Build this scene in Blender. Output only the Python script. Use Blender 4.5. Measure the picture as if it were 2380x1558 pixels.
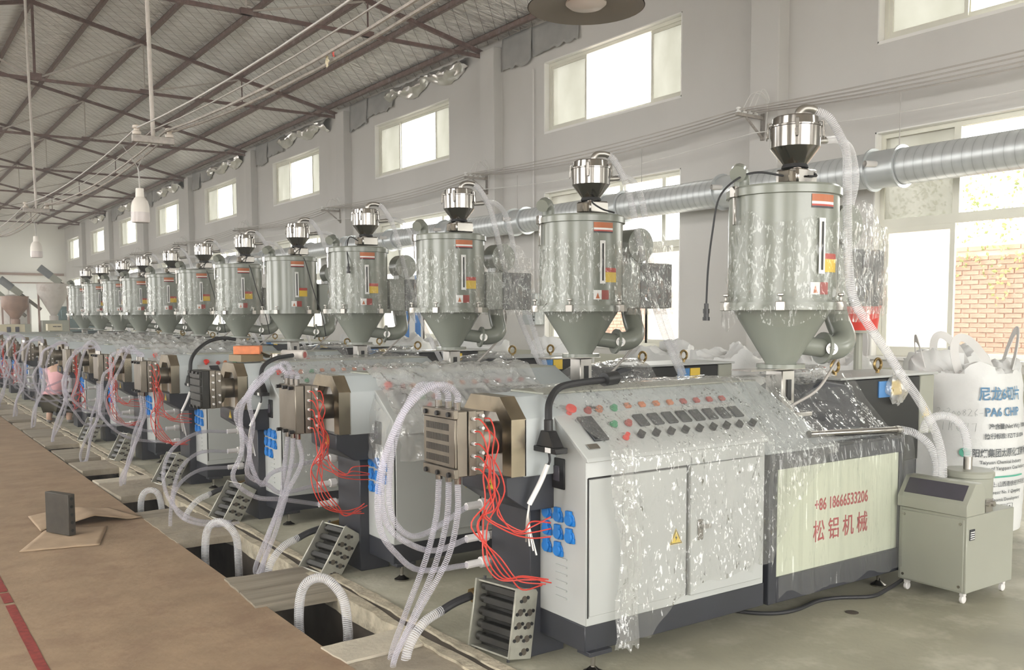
import bpy, math, random, bmesh
from mathutils import Vector, Matrix, noise
random.seed(7)
V = Vector
SC = bpy.context.scene
for o in list(bpy.data.objects): bpy.data.objects.remove(o, do_unlink=True)
COL = SC.collection

# ------------------------------------------------------------ camera
FPX, CY = 2166.37, 889.59
YAW, PIT, ROL = math.radians(34.8578), math.radians(4.1566), math.radians(-0.1719)
F_ = V((math.sin(YAW)*math.cos(PIT), math.cos(YAW)*math.cos(PIT), -math.sin(PIT)))
R0 = V((math.cos(YAW), -math.sin(YAW), 0)); U0 = R0.cross(F_)
R_ = R0*math.cos(ROL)+U0*math.sin(ROL); U_ = U0*math.cos(ROL)-R0*math.sin(ROL)
cd = bpy.data.cameras.new('camera'); cam = bpy.data.objects.new('camera', cd); COL.objects.link(cam)
cam.matrix_world = Matrix(((R_.x, U_.x, -F_.x, 0), (R_.y, U_.y, -F_.y, 0), (R_.z, U_.z, -F_.z, 1.6), (0, 0, 0, 1)))
cd.sensor_fit = 'HORIZONTAL'; cd.sensor_width = 36; cd.lens = FPX/2380*36
cd.shift_y = (CY-779)/2380; cd.clip_end = 400; cd.clip_start = 0.05
SC.camera = cam

# ------------------------------------------------------------ sky, exposure
SKY = 10.6
w = bpy.data.worlds.new('sky'); SC.world = w; w.use_nodes = True
bg = w.node_tree.nodes['Background']; bg.inputs[0].default_value = (1.0, 0.985, 0.95, 1); bg.inputs[1].default_value = SKY
w.cycles.sampling_method = 'AUTOMATIC'
SC.view_settings.view_transform = 'Standard'; SC.view_settings.look = 'None'
SC.view_settings.exposure = 0.0; SC.view_settings.gamma = 1.0; SC.view_settings.use_curve_mapping = False
cy_ = SC.cycles
cy_.max_bounces = 8; cy_.diffuse_bounces = 5; cy_.glossy_bounces = 4; cy_.transmission_bounces = 6; cy_.transparent_max_bounces = 16
cy_.caustics_reflective = False; cy_.caustics_refractive = False; cy_.sample_clamp_indirect = 6.0
cy_.use_denoising = True; cy_.adaptive_threshold = 0.02

XW = 10.14        # inner face of the window wall
BAY = 6.66
def portal(loc, sx, sy, rot):
    l = bpy.data.lights.new('daylight_portal', 'AREA'); l.shape = 'RECTANGLE'; l.size = sx; l.size_y = sy
    l.cycles.is_portal = True
    o = bpy.data.objects.new('daylight_portal', l); o.location = loc; o.rotation_euler = rot; COL.objects.link(o)
WFAR = [13.53+BAY*k for k in range(-3, 8)]           # far edge (Y) of the windows of each bay
for yf in WFAR:
    portal((XW+0.27, yf-1.7, 5.45), 1.3, 3.4, (0, math.radians(90), 0))
    portal((XW+0.27, yf-1.7, 2.44), 2.7, 3.4, (0, math.radians(90), 0))
XL = -3.74; YB = -9.0
for yf in WFAR:
    portal((XL-0.27, yf-1.7, 5.45), 1.3, 3.4, (0, math.radians(-90), 0))
    portal((XL-0.27, yf-1.7, 2.44), 2.7, 3.4, (0, math.radians(-90), 0))
portal((3.2, YB-0.3, 2.6), 9.0, 5.2, (math.radians(90), 0, 0))

# ------------------------------------------------------------ materials
MATS = {}
def nodes(name):
    m = bpy.data.materials.new(name); m.use_nodes = True
    nt = m.node_tree; nt.nodes.clear()
    out = nt.nodes.new('ShaderNodeOutputMaterial')
    return m, nt, out
def N(nt, typ, **kw):
    n = nt.nodes.new('ShaderNode'+typ)
    for k, v in kw.items():
        if k in n.inputs: n.inputs[k].default_value = v
        else: setattr(n, k, v)
    return n
def ramp(nt, src, stops):
    r = nt.nodes.new('ShaderNodeValToRGB')
    el = r.color_ramp.elements
    while len(el) < len(stops): el.new(0.5)
    for e, (p, c) in zip(el, stops):
        e.position = p; e.color = (*c, 1) if len(c) == 3 else c
    nt.links.new(src, r.inputs[0]); return r
def P(name, col, rough=0.5, metal=0.0, var=0.10, scale=3.0, bump=0.0, bscale=40.0, stain=None, smin=0.55, smax=0.75, sscale=1.2, spec=0.5, stretch=(1, 1, 1), detail=4):
    m, nt, out = nodes(name)
    b = N(nt, 'BsdfPrincipled', Roughness=rough, Metallic=metal); b.inputs['Specular IOR Level'].default_value = spec
    tc = N(nt, 'TexCoord'); mp = N(nt, 'Mapping'); mp.inputs['Scale'].default_value = stretch
    nt.links.new(tc.outputs['Object'], mp.inputs[0])
    nz = N(nt, 'TexNoise', Scale=scale, Detail=detail); nt.links.new(mp.outputs[0], nz.inputs['Vector'])
    lo = tuple(max(0, c*(1-var)) for c in col); hi = tuple(min(1, c*(1+var)) for c in col)
    r = ramp(nt, nz.outputs['Fac'], [(0.3, lo), (0.7, hi)])
    src = r.outputs[0]
    if stain:
        n2 = N(nt, 'TexNoise', Scale=sscale, Detail=6, Roughness=0.65); nt.links.new(mp.outputs[0], n2.inputs['Vector'])
        r2 = ramp(nt, n2.outputs['Fac'], [(smin, (0, 0, 0)), (smax, (1, 1, 1))])
        mx = N(nt, 'MixRGB'); nt.links.new(r2.outputs[0], mx.inputs[0]); nt.links.new(src, mx.inputs[1]); mx.inputs[2].default_value = (*stain, 1)
        src = mx.outputs[0]
    nt.links.new(src, b.inputs['Base Color'])
    if bump:
        n3 = N(nt, 'TexNoise', Scale=bscale, Detail=5); nt.links.new(mp.outputs[0], n3.inputs['Vector'])
        bp = N(nt, 'Bump', Strength=bump, Distance=0.02); nt.links.new(n3.outputs['Fac'], bp.inputs['Height']); nt.links.new(bp.outputs[0], b.inputs['Normal'])
    nt.links.new(b.outputs[0], out.inputs[0]); MATS[name] = m
    return m
def schlick(nt, nrm=None, f0=0.045):
    lw = N(nt, 'LayerWeight', Blend=0.5)
    if nrm: nt.links.new(nrm, lw.inputs['Normal'])
    p = N(nt, 'Math', operation='POWER'); nt.links.new(lw.outputs['Facing'], p.inputs[0]); p.inputs[1].default_value = 5
    a = N(nt, 'Math', operation='MULTIPLY_ADD'); nt.links.new(p.outputs[0], a.inputs[0]); a.inputs[1].default_value = 1-f0; a.inputs[2].default_value = f0
    return a.outputs[0]
def film_mat(name, milk=0.045, crease=0.22, scale=55.0, stretch=(1, 1, 1), tilt=1.1, f0=0.06, rot=(0, 0, 0)):
    m, nt, out = nodes(name)
    tc = N(nt, 'TexCoord'); mp = N(nt, 'Mapping'); mp.inputs['Scale'].default_value = stretch; mp.inputs['Rotation'].default_value = rot
    nt.links.new(tc.outputs['Object'], mp.inputs[0])
    n1 = N(nt, 'TexNoise', Scale=scale*0.3, Detail=4, Roughness=0.6); nt.links.new(mp.outputs[0], n1.inputs['Vector'])
    mv = N(nt, 'VectorMath', operation='MULTIPLY_ADD'); nt.links.new(n1.outputs['Color'], mv.inputs[0]); mv.inputs[1].default_value = (4.2/scale,)*3; nt.links.new(mp.outputs[0], mv.inputs[2])
    v1 = N(nt, 'TexVoronoi', Scale=scale); nt.links.new(mv.outputs[0], v1.inputs['Vector'])
    v2 = N(nt, 'TexVoronoi', Scale=scale*0.62, feature='DISTANCE_TO_EDGE'); nt.links.new(mv.outputs[0], v2.inputs['Vector'])
    ge = N(nt, 'NewGeometry')
    sc = N(nt, 'VectorMath', operation='MULTIPLY_ADD'); nt.links.new(v1.outputs['Color'], sc.inputs[0]); sc.inputs[1].default_value = (tilt,)*3; sc.inputs[2].default_value = (-tilt/2,)*3
    nm_ = N(nt, 'TexNoise', Scale=scale*0.075, Detail=3, Roughness=0.6); nt.links.new(mp.outputs[0], nm_.inputs['Vector'])
    mk = ramp(nt, nm_.outputs['Fac'], [(0.44, (0.12, 0.12, 0.12)), (0.60, (1, 1, 1))])
    sm = N(nt, 'VectorMath', operation='MULTIPLY'); nt.links.new(sc.outputs[0], sm.inputs[0]); nt.links.new(mk.outputs[0], sm.inputs[1]); sc = sm
    n0 = N(nt, 'TexNoise', Scale=scale*0.25, Detail=2); nt.links.new(mp.outputs[0], n0.inputs['Vector'])
    s0 = N(nt, 'VectorMath', operation='MULTIPLY_ADD'); nt.links.new(n0.outputs['Color'], s0.inputs[0]); s0.inputs[1].default_value = (0.9,)*3; s0.inputs[2].default_value = (-0.45,)*3
    a1 = N(nt, 'VectorMath', operation='ADD'); nt.links.new(sc.outputs[0], a1.inputs[0]); nt.links.new(s0.outputs[0], a1.inputs[1])
    a2 = N(nt, 'VectorMath', operation='ADD'); nt.links.new(a1.outputs[0], a2.inputs[0]); nt.links.new(ge.outputs['Normal'], a2.inputs[1])
    nn = N(nt, 'VectorMath', operation='NORMALIZE'); nt.links.new(a2.outputs[0], nn.inputs[0])
    cr = ramp(nt, v2.outputs['Distance'], [(0.0, (1, 1, 1)), (0.035, (0, 0, 0))])
    n2 = N(nt, 'TexNoise', Scale=scale*0.12, Detail=3); nt.links.new(mp.outputs[0], n2.inputs['Vector'])
    pr = ramp(nt, n2.outputs['Fac'], [(0.46, (0, 0, 0)), (0.62, (1, 1, 1))])
    mu = N(nt, 'Math', operation='MULTIPLY'); nt.links.new(cr.outputs[0], mu.inputs[0]); nt.links.new(pr.outputs[0], mu.inputs[1])
    ad = N(nt, 'Math', operation='MULTIPLY_ADD'); nt.links.new(mu.outputs[0], ad.inputs[0]); ad.inputs[1].default_value = crease; ad.inputs[2].default_value = milk
    fr = schlick(nt, nn.outputs[0], f0)
    gl = N(nt, 'BsdfGlossy', Roughness=0.06); nt.links.new(nn.outputs[0], gl.inputs['Normal'])
    tr = N(nt, 'BsdfTransparent'); tr.inputs[0].default_value = (0.985, 0.985, 0.98, 1)
    df = N(nt, 'BsdfDiffuse'); df.inputs[0].default_value = (0.9, 0.9, 0.88, 1)
    tl = N(nt, 'BsdfTranslucent'); tl.inputs[0].default_value = (0.9, 0.9, 0.88, 1)
    dm = N(nt, 'MixShader'); nt.links.new(df.outputs[0], dm.inputs[1]); nt.links.new(tl.outputs[0], dm.inputs[2])
    m1 = N(nt, 'MixShader'); nt.links.new(ad.outputs[0], m1.inputs[0]); nt.links.new(tr.outputs[0], m1.inputs[1]); nt.links.new(dm.outputs[0], m1.inputs[2])
    m2 = N(nt, 'MixShader'); nt.links.new(fr, m2.inputs[0]); nt.links.new(m1.outputs[0], m2.inputs[1]); nt.links.new(gl.outputs[0], m2.inputs[2])
    nt.links.new(m2.outputs[0], out.inputs[0]); MATS[name] = m; return m
def hose_mat(name, tint=(0.90, 0.89, 0.93), body=0.06, rib=0.40, wave=36.0):
    m, nt, out = nodes(name)
    uv = N(nt, 'UVMap'); wv = N(nt, 'TexWave', Scale=wave, Distortion=0.0, wave_type='BANDS', bands_direction='Y'); nt.links.new(uv.outputs[0], wv.inputs['Vector'])
    r = ramp(nt, wv.outputs['Fac'], [(0.35, (0, 0, 0)), (0.8, (1, 1, 1))])
    ad = N(nt, 'Math', operation='MULTIPLY_ADD'); nt.links.new(r.outputs[0], ad.inputs[0]); ad.inputs[1].default_value = rib-body; ad.inputs[2].default_value = body
    lw = N(nt, 'LayerWeight', Blend=0.35)
    mx = N(nt, 'Math', operation='MAXIMUM'); nt.links.new(ad.outputs[0], mx.inputs[0]); 
    l2 = N(nt, 'Math', operation='MULTIPLY'); nt.links.new(lw.outputs['Facing'], l2.inputs[0]); l2.inputs[1].default_value = 0.6; nt.links.new(l2.outputs[0], mx.inputs[1])
    bp = N(nt, 'Bump', Strength=0.5, Distance=0.004); nt.links.new(wv.outputs['Fac'], bp.inputs['Height'])
    pr = N(nt, 'BsdfPrincipled', Roughness=0.18); pr.inputs['Base Color'].default_value = (*[c*0.9 for c in tint], 1); nt.links.new(bp.outputs[0], pr.inputs['Normal'])
    tr = N(nt, 'BsdfTransparent'); tr.inputs[0].default_value = (*tint, 1)
    ms = N(nt, 'MixShader'); nt.links.new(mx.outputs[0], ms.inputs[0]); nt.links.new(tr.outputs[0], ms.inputs[1]); nt.links.new(pr.outputs[0], ms.inputs[2])
    nt.links.new(ms.outputs[0], out.inputs[0]); MATS[name] = m; return m

P('plaster', (0.61, 0.595, 0.57), 0.85, var=0.05, scale=0.5, stain=(0.54, 0.52, 0.49), smin=0.52, smax=0.85, sscale=0.6, bump=0.08, bscale=14, stretch=(1, 1, 0.55))
P('plaster_low', (0.50, 0.50, 0.42), 0.85, var=0.06, scale=0.8, stain=(0.42, 0.41, 0.34), bump=0.08, bscale=14)
P('end_wall', (0.88, 0.87, 0.82), 0.8, var=0.03, scale=0.4)
P('concrete', (0.35, 0.335, 0.252), 0.62, var=0.2, scale=1.7, stain=(0.52, 0.50, 0.40), smin=0.49, smax=0.66, sscale=2.3, bump=0.12, bscale=30, detail=8)
P('aisle_concrete', (0.315, 0.222, 0.14), 0.66, var=0.13, scale=4.5, stain=(0.25, 0.165, 0.105), smin=0.48, smax=0.70, sscale=5.0, bump=0.16, bscale=26, detail=8, stretch=(0.85, 1, 1))
P('slab_concrete', (0.33, 0.285, 0.215), 0.8, var=0.2, scale=5, stain=(0.18, 0.15, 0.11), sscale=5, bump=0.3, bscale=25)
P('slab_pale', (0.52, 0.47, 0.37), 0.8, var=0.14, scale=5, stain=(0.33, 0.28, 0.21), sscale=5, bump=0.3, bscale=25)
P('slab_wood', (0.27, 0.235, 0.18), 0.8, var=0.25, scale=6, bump=0.25, bscale=20, stretch=(0.3, 5, 5))
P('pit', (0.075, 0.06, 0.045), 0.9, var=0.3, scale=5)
P('rough_edge', (0.44, 0.39, 0.29), 0.9, var=0.25, scale=14, stain=(0.2, 0.16, 0.11), sscale=9, bump=0.5, bscale=35)
P('red_paint', (0.24, 0.035, 0.028), 0.7, var=0.3, scale=30)
P('cabinet_white', (0.43, 0.445, 0.43), 0.42, var=0.03)
P('housing_grey', (0.375, 0.405, 0.405), 0.42, var=0.05)
P('hopper_grey', (0.235, 0.25, 0.215), 0.24, var=0.05, spec=0.6)
P('pump_grey', (0.32, 0.325, 0.27), 0.45, var=0.04)
P('frame_dark', (0.026, 0.028, 0.036), 0.42, var=0.15, spec=0.6)
P('black', (0.012, 0.012, 0.013), 0.4, var=0.2)
P('black_rubber', (0.018, 0.018, 0.02), 0.6, var=0.2)
P('panel_green', (0.52, 0.55, 0.43), 0.45, var=0.04)
P('display_dark', (0.03, 0.032, 0.036), 0.2, var=0.2)
P('screen_dark', (0.06, 0.055, 0.07), 0.25, var=0.2)
P('red_button', (0.65, 0.05, 0.035), 0.35)
P('dull_red', (0.36, 0.07, 0.06), 0.4)
P('orange_button', (0.48, 0.16, 0.07), 0.4)
P('green_button', (0.04, 0.28, 0.13), 0.4)
P('blue', (0.01, 0.19, 0.58), 0.4, var=0.12)
P('yellow', (0.70, 0.50, 0.03), 0.5)
P('yellow_sticker', (0.80, 0.55, 0.06), 0.45)
P('orange_sticker', (0.48, 0.15, 0.06), 0.45)
P('red_sticker', (0.50, 0.07, 0.05), 0.45)
P('blue_sticker', (0.08, 0.25, 0.55), 0.45)
P('white', (0.82, 0.82, 0.80), 0.5, var=0.03)
P('white_plastic', (0.70, 0.68, 0.66), 0.4, var=0.04)
P('steel', (0.37, 0.35, 0.325), 0.17, metal=1.0, var=0.08)
P('steel_dull', (0.46, 0.44, 0.41), 0.38, metal=1.0, var=0.12, scale=12)
P('die_steel', (0.215, 0.19, 0.155), 0.40, metal=0.9, var=0.14, scale=9)
P('die_black', (0.026, 0.025, 0.021), 0.5, var=0.3, metal=0.4, scale=12)
P('block_steel', (0.36, 0.355, 0.30), 0.45, metal=0.55, var=0.18, scale=14)
P('bronze_steel', (0.40, 0.345, 0.26), 0.27, metal=1.0, var=0.25, scale=7)
P('brass', (0.30, 0.21, 0.085), 0.38, metal=0.9, var=0.2)
P('wire_red', (0.55, 0.05, 0.035), 0.5, var=0.1)
P('wire_grey', (0.42, 0.40, 0.38), 0.6)
P('wire_white', (0.70, 0.69, 0.66), 0.6)
P('truss_red', (0.155, 0.095, 0.085), 0.7, var=0.2, scale=12, stain=(0.30, 0.25, 0.22), sscale=9)
P('purlin', (0.17, 0.115, 0.10), 0.7, var=0.2, scale=12, stain=(0.28, 0.23, 0.21), sscale=6)
P('rod_paint', (0.46, 0.42, 0.38), 0.6, var=0.12, scale=20)
P('dusty_steel', (0.36, 0.33, 0.30), 0.7, var=0.2, scale=30)
P('porcelain', (0.58, 0.52, 0.45), 0.35, var=0.1)
P('window_frame', (0.72, 0.71, 0.62), 0.45, var=0.04)
P('reveal_white', (0.83, 0.82, 0.79), 0.6, var=0.03)
P('bag_white', (0.72, 0.725, 0.715), 0.55, var=0.04, scale=6, bump=0.25, bscale=18, spec=0.3)
P('bag_strap', (0.66, 0.65, 0.63), 0.6, var=0.06)
P('ink_blue', (0.10, 0.23, 0.38), 0.6); P('ink_dark', (0.10, 0.11, 0.12), 0.6); P('ink_green', (0.10, 0.42, 0.30), 0.6); P('ink_red', (0.33, 0.035, 0.04), 0.6); P('ink_grey', (0.34, 0.35, 0.35), 0.6)
P('cardboard', (0.40, 0.29, 0.19), 0.8, var=0.12, scale=6)
P('brick', (0.66, 0.43, 0.34), 0.85, var=0.25, scale=2.3, bump=0.3)
P('mortar', (0.66, 0.60, 0.54), 0.9)
P('leaf', (0.40, 0.46, 0.20), 0.6, var=0.4, scale=3)
P('outdoor_ground', (0.30, 0.28, 0.25), 0.9)
P('building_pale', (0.62, 0.60, 0.57), 0.8)
P('shirt_pink', (0.72, 0.40, 0.42), 0.8, var=0.08, bump=0.3, bscale=20)
P('trousers_dark', (0.055, 0.048, 0.028), 0.85, var=0.2)
P('skin', (0.50, 0.32, 0.23), 0.6); P('hair', (0.02, 0.017, 0.015), 0.5); P('shoe', (0.30, 0.28, 0.26), 0.7)
P('silo_dusty', (0.56, 0.52, 0.48), 0.75, var=0.12, scale=4, stain=(0.40, 0.34, 0.30), sscale=4)
P('silo_brown', (0.30, 0.20, 0.155), 0.5, var=0.2, scale=4)
P('cream', (0.62, 0.56, 0.40), 0.5)
P('teal', (0.24, 0.33, 0.34), 0.5, var=0.15)
P('motor_grey', (0.20, 0.215, 0.22), 0.5)
P('pipe_brown', (0.36, 0.26, 0.22), 0.5)
P('lamp_grey', (0.23, 0.215, 0.20), 0.55, var=0.1)
P('lamp_white', (0.72, 0.68, 0.62), 0.45); P('lamp_pale', (0.60, 0.55, 0.53), 0.3)
P('orange_box', (0.62, 0.19, 0.07), 0.5, var=0.15, scale=20); P('brown_box', (0.20, 0.15, 0.08), 0.5, var=0.15)
P('drape_grey', (0.33, 0.325, 0.31), 0.75, var=0.12, scale=3, bump=0.2, bscale=9)
P('plate_grey', (0.065, 0.058, 0.048), 0.5, metal=0.3, var=0.2, scale=12)
P('zinc', (0.62, 0.65, 0.66), 0.35, metal=0.5, var=0.06)
P('port_steel', (0.16, 0.14, 0.115), 0.4, metal=0.8)
P('net_wire', (0.22, 0.20, 0.19), 0.6)
P('foil', (0.78, 0.76, 0.73), 0.28, metal=0.85, var=0.06, bump=0.35, bscale=7)
P('ivory_cable', (0.45, 0.42, 0.39), 0.6)
P('purple', (0.10, 0.07, 0.22), 0.5)
# silver-foil quilt under the roof
m, nt, out = nodes('roof_foil')
b = N(nt, 'BsdfPrincipled', Roughness=0.32, Metallic=0.4); b.inputs['Base Color'].default_value = (0.72, 0.69, 0.66, 1)
tc = N(nt, 'TexCoord'); mp = N(nt, 'Mapping'); mp.inputs['Scale'].default_value = (0.9, 3.2, 0.9); nt.links.new(tc.outputs['Object'], mp.inputs[0])
n1 = N(nt, 'TexNoise', Scale=2.2, Detail=4, Roughness=0.55, Distortion=0.6); nt.links.new(mp.outputs[0], n1.inputs['Vector'])
bp = N(nt, 'Bump', Strength=1.0, Distance=0.30); nt.links.new(n1.outputs['Fac'], bp.inputs['Height']); nt.links.new(bp.outputs[0], b.inputs['Normal'])
r = ramp(nt, n1.outputs['Fac'], [(0.3, (0.76, 0.73, 0.70)), (0.7, (0.98, 0.965, 0.94))]); nt.links.new(r.outputs[0], b.inputs['Base Color'])
nt.links.new(b.outputs[0], out.inputs[0]); MATS['roof_foil'] = m
# spiral galvanised duct
m, nt, out = nodes('galvanised')
b = N(nt, 'BsdfPrincipled', Roughness=0.34, Metallic=0.4)
uv = N(nt, 'UVMap'); mp = N(nt, 'Mapping'); mp.inputs['Rotation'].default_value = (0, 0, 0.06); nt.links.new(uv.outputs[0], mp.inputs[0])
wv = N(nt, 'TexWave', Scale=2.9, Distortion=0.3, wave_type='BANDS', bands_direction='Y'); nt.links.new(mp.outputs[0], wv.inputs['Vector'])
nz = N(nt, 'TexNoise', Scale=9, Detail=4); nt.links.new(mp.outputs[0], nz.inputs['Vector'])
r = ramp(nt, wv.outputs['Fac'], [(0.0, (0.52, 0.55, 0.56)), (0.05, (0.68, 0.71, 0.72)), (1.0, (0.74, 0.77, 0.78))])
mx = N(nt, 'MixRGB', blend_type='MULTIPLY'); mx.inputs[0].default_value = 0.25; nt.links.new(r.outputs[0], mx.inputs[1]); nt.links.new(nz.outputs['Fac'], mx.inputs[2])
nt.links.new(mx.outputs[0], b.inputs['Base Color'])
bp = N(nt, 'Bump', Strength=0.15, Distance=0.01); nt.links.new(wv.outputs['Fac'], bp.inputs['Height']); nt.links.new(bp.outputs[0], b.inputs['Normal'])
nt.links.new(b.outputs[0], out.inputs[0]); MATS['galvanised'] = m
# glass, clear and frosted
m, nt, out = nodes('frosted_glass')
tl = N(nt, 'BsdfTranslucent'); tl.inputs[0].default_value = (0.60, 0.60, 0.54, 1); tr = N(nt, 'BsdfTransparent'); tr.inputs[0].default_value = (0.06, 0.06, 0.055, 1)
nz = N(nt, 'TexNoise', Scale=1.5, Detail=4); rr = ramp(nt, nz.outputs['Fac'], [(0.3, (0.105, 0.105, 0.085)), (0.7, (0.15, 0.15, 0.13))]); nt.links.new(rr.outputs[0], tl.inputs[0])
ms = N(nt, 'MixShader'); ms.inputs[0].default_value = 0.2; nt.links.new(tl.outputs[0], ms.inputs[1]); nt.links.new(tr.outputs[0], ms.inputs[2])
nt.links.new(ms.outputs[0], out.inputs[0]); MATS['frosted_glass'] = m
m, nt, out = nodes('frosted_glass_bright')  # brighter copy of the frosted glass, overexposure of lower panes put into its colour
tl = N(nt, 'BsdfTranslucent'); tl.inputs[0].default_value = (0.62, 0.62, 0.58, 1); tr = N(nt, 'BsdfTransparent'); tr.inputs[0].default_value = (0.3, 0.3, 0.28, 1)
ms = N(nt, 'MixShader'); ms.inputs[0].default_value = 0.15; nt.links.new(tl.outputs[0], ms.inputs[1]); nt.links.new(tr.outputs[0], ms.inputs[2]); nt.links.new(ms.outputs[0], out.inputs[0]); MATS['frosted_glass_bright'] = m
m, nt, out = nodes('clear_glass')
tr = N(nt, 'BsdfTransparent'); tr.inputs[0].default_value = (0.93, 0.95, 0.93, 1); gl = N(nt, 'BsdfGlossy', Roughness=0.02); fr = schlick(nt)
ms = N(nt, 'MixShader'); nt.links.new(fr, ms.inputs[0]); nt.links.new(tr.outputs[0], ms.inputs[1]); nt.links.new(gl.outputs[0], ms.inputs[2])
nt.links.new(ms.outputs[0], out.inputs[0]); MATS['clear_glass'] = m
film_mat('film', milk=0.13, crease=0.14, stretch=(1.9, 1.9, 0.75), rot=(0.0, 0.25, 0.2)); film_mat('film_milky', milk=0.24, crease=0.25, scale=50, tilt=1.3, f0=0.07); film_mat('film_stretch', milk=0.03, crease=0.06, scale=42, stretch=(2.4, 2.4, 0.55), rot=(0.5, 0.5, 0.0), tilt=0.9, f0=0.04); film_mat('film_drape', milk=0.085, crease=0.18, scale=34, stretch=(2.6, 2.6, 0.14), tilt=0.5, f0=0.045); film_mat('film_heap', milk=0.42, crease=0.3, scale=40, tilt=1.2, f0=0.07)
hose_mat('hose'); hose_mat('hose_big', tint=(0.97, 0.97, 0.98), body=0.14, rib=0.55, wave=31.0)

# ------------------------------------------------------------ mesh helpers
BASE = {}
class MB:
    def __init__(s): s.v = []; s.f = []; s.uv = {}
    def add(s, vs, fs, uvs=None):
        n = len(s.v); s.v += [V(p) for p in vs]
        for k, f in enumerate(fs):
            if uvs: s.uv[len(s.f)] = uvs[k]
            s.f.append([i+n for i in f])
        return s
    def box(s, x0, x1, y0, y1, z0, z1):
        return s.add([(x0, y0, z0), (x1, y0, z0), (x1, y1, z0), (x0, y1, z0), (x0, y0, z1), (x1, y0, z1), (x1, y1, z1), (x0, y1, z1)],
                     [(3, 2, 1, 0), (4, 5, 6, 7), (0, 1, 5, 4), (1, 2, 6, 5), (2, 3, 7, 6), (3, 0, 4, 7)])
    def obox(s, c, size, M=None):
        hx, hy, hz = size[0]/2, size[1]/2, size[2]/2; c = V(c); M = M or Matrix.Identity(3)
        vs = [c+M @ V(p) for p in [(-hx, -hy, -hz), (hx, -hy, -hz), (hx, hy, -hz), (-hx, hy, -hz), (-hx, -hy, hz), (hx, -hy, hz), (hx, hy, hz), (-hx, hy, hz)]]
        return s.add(vs, [(3, 2, 1, 0), (4, 5, 6, 7), (0, 1, 5, 4), (1, 2, 6, 5), (2, 3, 7, 6), (3, 0, 4, 7)])
    def cyl(s, p0, p1, r0, r1=None, n=14, caps=True):
        r1 = r0 if r1 is None else r1; p0 = V(p0); p1 = V(p1); d = (p1-p0).normalized()
        a = d.orthogonal().normalized(); b = d.cross(a)
        vs = []
        for k in range(n):
            t = 2*math.pi*k/n; q = a*math.cos(t)+b*math.sin(t); vs += [p0+q*r0, p1+q*r1]
        fs = [(2*k, 2*((k+1) % n), 2*((k+1) % n)+1, 2*k+1) for k in range(n)]
        if caps: fs += [tuple(2*k for k in range(n))[::-1], tuple(2*k+1 for k in range(n))]
        return s.add(vs, fs)
    def beam(s, p0, p1, w, h, up=(0, 0, 1)):
        p0 = V(p0); p1 = V(p1); d = (p1-p0); L = d.length; d.normalize(); sx = d.cross(V(up)).normalized(); sz = sx.cross(d)
        M = Matrix((sx, d, sz)).transposed(); return s.obox((p0+p1)/2, (w, L, h), M)
    def tube(s, pts, r, n=8, caps=False):
        pts = [V(p) for p in pts]; m = len(pts); rr = r if isinstance(r, (list, tuple)) else [r]*m
        t0 = (pts[1]-pts[0]).normalized(); a = t0.orthogonal().normalized(); vs = []; L = [0]
        for i in range(m):
            t = (pts[min(i+1, m-1)]-pts[max(i-1, 0)]).normalized()
            a = (a-t*a.dot(t)).normalized(); b = t.cross(a)
            if i: L.append(L[-1]+(pts[i]-pts[i-1]).length)
            for k in range(n):
                q = 2*math.pi*k/n; vs.append(pts[i]+(a*math.cos(q)+b*math.sin(q))*rr[i])
        fs = []; uvs = []
        for i in range(m-1):
            for k in range(n):
                k2 = (k+1) % n
                fs.append((i*n+k, i*n+k2, (i+1)*n+k2, (i+1)*n+k))
                uvs.append(((k/n, L[i]), ((k+1)/n, L[i]), ((k+1)/n, L[i+1]), (k/n, L[i+1])))
        if caps:
            fs += [tuple(range(n))[::-1], tuple((m-1)*n+k for k in range(n))]; uvs += [[(0, 0)]*n, [(0, 0)]*n]
        return s.add(vs, fs, uvs)
    def lathe(s, prof, c=(0, 0, 0), n=24, M=None, a0=0, a1=2*math.pi, cap=True):
        c = V(c); M = M or Matrix.Identity(3); full = abs(a1-a0-2*math.pi) < 1e-6; k_ = n if full else n+1
        vs = []
        for (r, z) in prof:
            for k in range(k_):
                t = a0+(a1-a0)*k/n; vs.append(c+M @ V((r*math.cos(t), r*math.sin(t), z)))
        fs = []
        for i in range(len(prof)-1):
            for k in range(n):
                k2 = (k+1) % k_; fs.append((i*k_+k, i*k_+k2, (i+1)*k_+k2, (i+1)*k_+k))
        if cap and full:
            if prof[0][0] > 1e-5: fs.append(tuple(range(k_))[::-1])
            if prof[-1][0] > 1e-5: fs.append(tuple((len(prof)-1)*k_+k for k in range(k_)))
        return s.add(vs, fs)
    def prism(s, poly, ax, a, b):
        def mk(p, t): return {'x': (t, p[0], p[1]), 'y': (p[0], t, p[1]), 'z': (p[0], p[1], t)}[ax]
        n = len(poly); vs = [mk(p, a) for p in poly]+[mk(p, b) for p in poly]
        fs = [tuple(range(n))[::-1], tuple(range(n, 2*n))]+[(k, (k+1) % n, (k+1) % n+n, k+n) for k in range(n)]
        return s.add(vs, fs)
    def torus(s, c, R, r, M=None, n=20, k=8, a0=0, a1=2*math.pi):
        c = V(c); M = M or Matrix.Identity(3); m = n if a1-a0 > 6.28 else n
        pts = [c+M @ V((R*math.cos(a0+(a1-a0)*i/m), R*math.sin(a0+(a1-a0)*i/m), 0)) for i in range(m+1)]
        return s.tube(pts, r, k)
    def grid(s, fn, nu, nv):
        vs = [fn(i/nu, j/nv) for i in range(nu+1) for j in range(nv+1)]; w_ = nv+1
        return s.add(vs, [(i*w_+j, (i+1)*w_+j, (i+1)*w_+j+1, i*w_+j+1) for i in range(nu) for j in range(nv)])
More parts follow.
